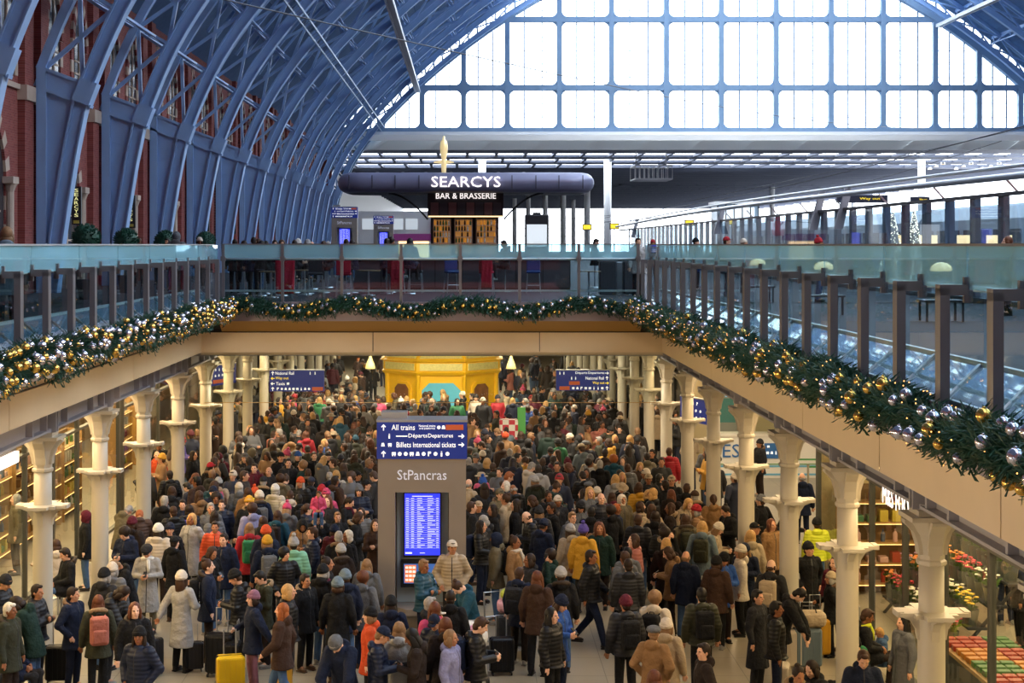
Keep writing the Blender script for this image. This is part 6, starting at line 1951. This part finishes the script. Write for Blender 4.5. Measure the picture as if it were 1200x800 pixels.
# people on the upper deck
DECK = '''
8 276 25 steelblue coat bob:sandy b stand person with sandy bobbed hair leaning by the glass under the brick arcade
207 272 46 grey coat hood:grey b stand person in a grey hood standing by the west glass balustrade
196 284 52 black coat short:dark f stand person in black beside the one with the grey hood
234 283 55 salmon coat beanie:cream f stand person in a cream beanie near the end of the west balustrade
163 283 58 umber coat short:brown f stand dark haired person before the second brick pier
186 284 60 charcoal coat short:dark f stand person in charcoal between two topiary bushes
275 285 50 black coat short:dark b stand person in black at the corner beside the brick arcade
286 287 49 charcoal coat bob:dark b sit person in charcoal seated second from the arcade corner
297 283 48 navy coat short:dark b stand person in navy at the tables beside the arcade corner
303 284 52 umber coat short:brown b stand brown coated person behind the navy one at the tables
306 287 47 umber coat bob:black b sit person in dark brown seated at the small round table
312 287 49 black coat short:black b sit person in black seated next to the dark brown coat
322 286 50 black coat long:dark f sit long haired person in black seated facing the opening
330 286 47 maroon coat bob:brown f sit person in maroon seated behind the red draped chair
345 286 50 charcoal coat short:dark b sit person in charcoal seated between the round tables
350 285 52 black coat beanie:white f sit person in a white beanie seated among dark coats
361 286 49 black coat beanie:silver f sit person in a silver beanie at the bar tables
366 287 54 navy coat bald:grey f sit grey balding person seated near the dark counter
380 287 50 black coat short:brown f sit brown haired person in black beside the dark counter end
384 287 56 charcoal coat short:grey b sit grey haired person seated before the distant totem
406 285 49 black coat short:dark b sit person in black seated by the red chair at the counter end
413 286 50 navy coat bob:dark b sit bob haired person in navy at the counter end
453 284 49 navy jacket short:dark b sit person in a navy puffer seated at the dark counter
457 283 50.6 charcoal coat curly:dark r sit curly haired person at the counter under the canopy
480 284 49 navy coat bob:black b sit person in navy seated below the canopy lettering
592 286 51.1 black coat short:black l sit person in black seated beside the pavilion core
697 284 56 black coat short:dark r sit person in black far along the deck near the balustrade corner
748 284 45 silver coat short:dark f stand person in a pale grey coat standing at the balustrade corner
765 285 60 red coat beanie:red f stand person in a red hat and coat beyond the balustrade corner
816 284 52 teal coat beanie:black r stand person in a black beanie by the platform glass wall
852 283 46 steelblue coat cap:red r stand person in a red cap by the platform glass wall
872 285 50 mauve coat beanie:cream r stand person in a cream beanie beside the red cap
960 285 42 grey coat bobble:red r stand person in a red bobble hat before the light trees
1180 284 34 umber coat bob:chestnut l stand person in a brown coat by the widest panes of the glass wall
'''
for line in DECK.strip().split('\n'):
    t = line.split(); hx, hy, Y = float(t[0]), float(t[1]), float(t[2]); coat, ct, hd, fc, pz = t[3:8]; lb = ' '.join(t[8:])
    x = (hx-CX)*Y/F; zh = HC-(hy-CY)*Y/F; h = 1.70
    if pz == 'sit': zo = 0.0; h = 1.72; x = x
    else: h = max(1.55, min(1.86, (zh-ZD)/HEAD*1.735))
    if x < WX+1.2: x = WX+1.2
    lift = 0
    if pz == 'sit':
        lift = zh-(ZD+(HEAD-.46)*h/1.735)
        q = empty('bar_stool', (x, Y, ZD), label='tall stool under ' + lb, cat='stool')
        q['label'] = ' '.join(('tall stool under the ' + lb).split()[:16])
        hz = .44+lift
        MB().lathe([(.17, hz-.05), (.18, hz-.01), (.16, hz)], 14).obj('seat', M['dark'], q); MB().lathe([(.02, .02), (.02, hz-.05)], 8).obj('pole', M['steel'], q); MB().lathe([(.2, 0), (.18, .03)], 14).obj('base', M['steel'], q)
    person(x, Y, ZD, coat, ct, hd, FACE[fc]+R.uniform(-20, 20), pz, h, zoff=lift)
    PEOPLE[-1]['label'] = lb

# ------------------------------------------------------------------ labels that single each person out
def hname(hd):
    k, c = hd.split(':')
    if k in EXTRA: return ('balding grey head' if c == 'grey' else 'balding head') if k == 'bald' else '%s %s hair' % (EXTRA[k], c)
    return '%s %s' % (c, {'beanie': 'beanie', 'bobble': 'bobble hat', 'cap': 'cap', 'flatcap': 'flat cap', 'brim': 'brimmed hat', 'hood': 'hood'}[k])
GAR = {'jacket': 'puffer', 'coat': 'jacket', 'long': 'long coat'}
for p in PEOPLE:
    p['c'] = '%s %s' % ({'neon': 'neon yellow', 'steelblue': 'steel blue'}.get(p['coat'], p['coat']), GAR[p['ctype']]); p['hn'] = hname(p['head'])
    p['b'] = (', %s backpack' % p['bag'].split(':')[1]) if p['bag'] and p['bag'].startswith('backpack') else ''
    f = (p['face']+360) % 360
    p['f'] = 'facing away' if 110 < f < 250 else ('facing the opening' if f < 50 or f > 310 else 'side on')
low = [p for p in PEOPLE if not p['label']]
from collections import Counter
def uniq(keyf, ps):
    c = Counter(keyf(p) for p in ps); return [p for p in ps if c[keyf(p)] == 1]
key1 = lambda p: (p['hn'])
short = {}
cc = Counter('%s with %s' % (p['c'], p['hn']) for p in low)
hh = Counter(p['hn'] for p in low)
refs = []
for p in low:
    if cc['%s with %s' % (p['c'], p['hn'])] == 1:
        p['ref'] = p['hn'] if hh[p['hn']] == 1 else '%s with %s' % (p['c'], p['hn']); refs.append(p)
used = set()
LAND = [('the departures totem', -.85, 31.2)]
for i, k in enumerate(('fourth', 'fifth')): pass
def rel(p, q):
    dx, dy = p['x']-q['x'], p['y']-q['y']
    if abs(dy) > abs(dx): return 'just behind' if dy > 0 else 'in front of'
    return 'beside'
def setlab(p, t):
    w = len(t.replace('-', ' ').split())
    if w > 16 or t.lower() in used: return False
    used.add(t.lower()); p['o']['label'] = t; p['label'] = t; return True
for p in low:
    base_ = 'person in %s with %s%s' % (p['c'], p['hn'], p['b'])
    if cc['%s with %s' % (p['c'], p['hn'])] == 1 and hh[p['hn']] == 1:
        if setlab(p, base_+', '+p['f']): continue
    near = sorted([q for q in refs if q is not p], key=lambda q: (q['x']-p['x'])**2+(q['y']-p['y'])**2)[:40]
    done = False
    for pre in ('person in %s with %s' % (p['c'], p['hn']), '%s person, %s' % (p['c'], p['hn']), '%s, %s' % (p['c'], p['hn'])):
        for q in near[:6]:
            if setlab(p, '%s, %s %s' % (pre, rel(p, q), q['ref'])): done = True; break
        if done: break
    if not done:
        for q in near:
            if setlab(p, '%s, %s, %s, %s' % (p['c'], p['hn'], rel(p, q), q['ref'])): done = True; break
    if not done: p['o']['label'] = base_
for p in PEOPLE:
    if 'label' not in p['o'].keys(): p['o']['label'] = p['label']
# bags and phones
ordn = Counter()
for kind, loc, face, c, s, owner in BAGS:
    if kind == 'backpack':
        g = empty('backpack', tuple(loc), math.radians(face), cat='backpack'); 
        for nm, me in BAG['backpack']: mobj(nm, me, g, color=hexc(CLR[c]))
    else:
        g = empty('suitcase', tuple(loc), math.radians(face), cat='suitcase')
        for nm, me in BAG['suitcase']: mobj(nm, me, g, color=hexc(CLR[c]))
        mobj('zip_band', BAG['zipband'], g)
        for a in (-.16, .16):
            for b_ in (-.09, .09): mobj('wheel', BAG['wheel'], g, (a, b_, .03))
    P1 = next(p for p in PEOPLE if p['o'] == owner)
    k = kind; verb = 'worn by' if k == 'backpack' else 'held by'
    t = '%s %s %s the one in %s with %s' % (c, k, verb, P1['c'], P1['hn'])
    if t in used: t = '%s %s %s one with %s, %s' % (c, k, verb, P1['hn'], rel(P1, near[0])+' '+near[0]['ref'])
    if t in used:
        q = sorted([q for q in refs if q is not P1], key=lambda q: (q['x']-P1['x'])**2+(q['y']-P1['y'])**2)
        for q_ in q:
            t = '%s %s %s someone %s %s' % (c, k, verb, rel(P1, q_), q_['ref'])
            if t not in used: break
    used.add(t); g['label'] = ' '.join(t.split()[:16])
for loc, face, pz in PH:
    o = mobj('phone', phone_me, None, tuple(loc), math.radians(face), group='phones held in the crowd', label='small black phone held by a traveller in the crowd', cat='phone')
    o.rotation_euler = (math.radians(-50) if pz == 'phone' else 0, 0, math.radians(face)+(PI/2 if pz == 'ear' else 0))
# loose luggage standing on the lower floor
def case_at(hx, fy, c, lb, sc=1.0, rz=0.3, bag=False):
    Y = F*HC/(fy-CY); x = (hx-CX)*Y/F
    g = empty('suitcase', (x, Y, 0), rz, label=lb, cat='suitcase'); g.scale = (sc,)*3
    for nm, me in BAG['suitcase']: mobj(nm, me, g, color=hexc(CLR[c]))
    mobj('zip_band', BAG['zipband'], g)
    for a in (-.16, .16):
        for b_ in (-.09, .09): mobj('wheel', BAG['wheel'], g, (a, b_, .03))
    return x, Y
case_at(227, 786, 'charcoal', 'small charcoal suitcase on open floor by the silver long coat', .8, .2)
case_at(258, 792, 'black', 'large black suitcase with a white tag on the open floor', 1.15, -.2)
case_at(270, 818, 'yellow', 'bright yellow ribbed suitcase standing on the open floor', 1.1, .25)
case_at(105, 660, 'beige', 'beige suitcase between the white columns beside the grocery shop', 1.05, .1)
case_at(68, 800, 'black', 'black suitcase beside the travellers under the west columns', 1.0, .1)
case_at(925, 784, 'cream', 'cream hard shell suitcase in the row by the columns', 1.1, 0)
x_, y_ = case_at(946, 784, 'steelblue', 'grey blue hard shell suitcase under the beige holdall', 1.15, 0)
case_at(957, 770, 'mustard', 'tan suitcase behind the grey blue suitcase by the columns', 1.1, .1)
g = empty('holdall', (x_, y_-.02, .75), label='beige soft holdall lying on top of the grey blue suitcase', cat='holdall')
MB().rbox(-.32, .32, -.16, .16, 0, .28, .1).obj('bag_body', M['cloth'], g, color=hexc(0xa89880)); MB().tube([(-.15, -.1, .2), (-.1, -.1, .38), (.1, -.1, .38), (.15, -.1, .2)], .012, 6).obj('handle', M['black'], g)
case_at(733, 757, 'navy', 'navy suitcase beside the maroon beanie on open floor', 1.1, .1); case_at(588, 790, 'black', 'black suitcase under the navy backpack by the open floor', 1.0, .1)
# luggage trolley piled with bags
tx, ty = (598-CX)*29.0/F, 29.0
g = empty('luggage_trolley', (tx, ty, 0), .4, label='steel luggage trolley piled with bags beside the totem', cat='trolley')
MB().box(-.3, .3, -.45, .45, .18, .22).obj('platform', M['steel'], g)
MB().tube([(-.3, .45, .2), (-.3, .5, 1.05), (.3, .5, 1.05), (.3, .45, .2)], .018, 8).tube([(-.3, .48, .6), (.3, .48, .6)], .014, 8).obj('handle_frame', M['steel'], g)
for a in (-.26, .26):
    for c in (-.38, .38): mobj('wheel', BAG['wheel'], g, (a, c, .03)).scale = (1.6, 2.5, 2.5)
for i, (dx, dy, z, w, d, h, c, lb) in enumerate(((0, -.1, .22, .25, .2, .55, 0x30343c, 'dark bag at the bottom of the trolley pile'), (0, 0, .78, .24, .18, .22, 0xd9a8b8, 'pink bag in the middle of the trolley pile'), (.02, .02, 1.01, .2, .15, .16, 0xb9c24a, 'yellow green bag on top of the trolley pile'))):
    MB().rbox(-w, w, -d, d, 0, h, .08).obj('travel_bag', M['cloth'], None, loc=(tx+dx, ty+dy, z), label=lb, cat='bag', color=hexc(c))
tx, ty = (549-CX)*26.6/F, 27.2
g = empty('pushchair', (tx, ty, 0), .2, label='pushchair covered with white padding in front of the totem', cat='pushchair')
MB().tube([(-.25, .35, .95), (-.25, -.1, .5), (-.25, -.3, .1)], .016, 8).tube([(.25, .35, .95), (.25, -.1, .5), (.25, -.3, .1)], .016, 8).tube([(-.25, .35, .95), (.25, .35, .95)], .018, 8).obj('frame', M['steel'], g)
MB().ell((0, -.05, .78), (.33, .3, .26), 16, 12).obj('cover', M['cloth'], g, True, color=hexc(0xd8d6d2)); MB().rbox(-.24, .24, -.3, .2, .35, .6, .08).obj('seat', M['cloth'], g, color=hexc(0x6a6f78))
for a in (-.27, .27):
    for c in (-.3, .3): mobj('wheel', BAG['wheel'], g, (a, c, .08)).scale = (1.5, 2.8, 2.8)
for i, dx in enumerate((-.12, .1)): MB().ell((0, 0, 0), (.10, .09, .10), 12, 8).obj('soft_toy', M['cloth'], None, True, loc=(tx+dx, ty-.24, .93), label=('pink soft toy on the pushchair cover, arcade side', 'pink soft toy on the pushchair cover, beside the other')[i], cat='soft toy', color=hexc(0xd9a0c0))
# cafe tables under the west columns
for i, (x, y) in enumerate(((-8.75, 33.6), (-8.75, 28.2))):
    table((x, y, 0), ('small cafe table with cups between the columns and the grocery shop', 'small cafe table beside the seated travellers under the west columns')[i])
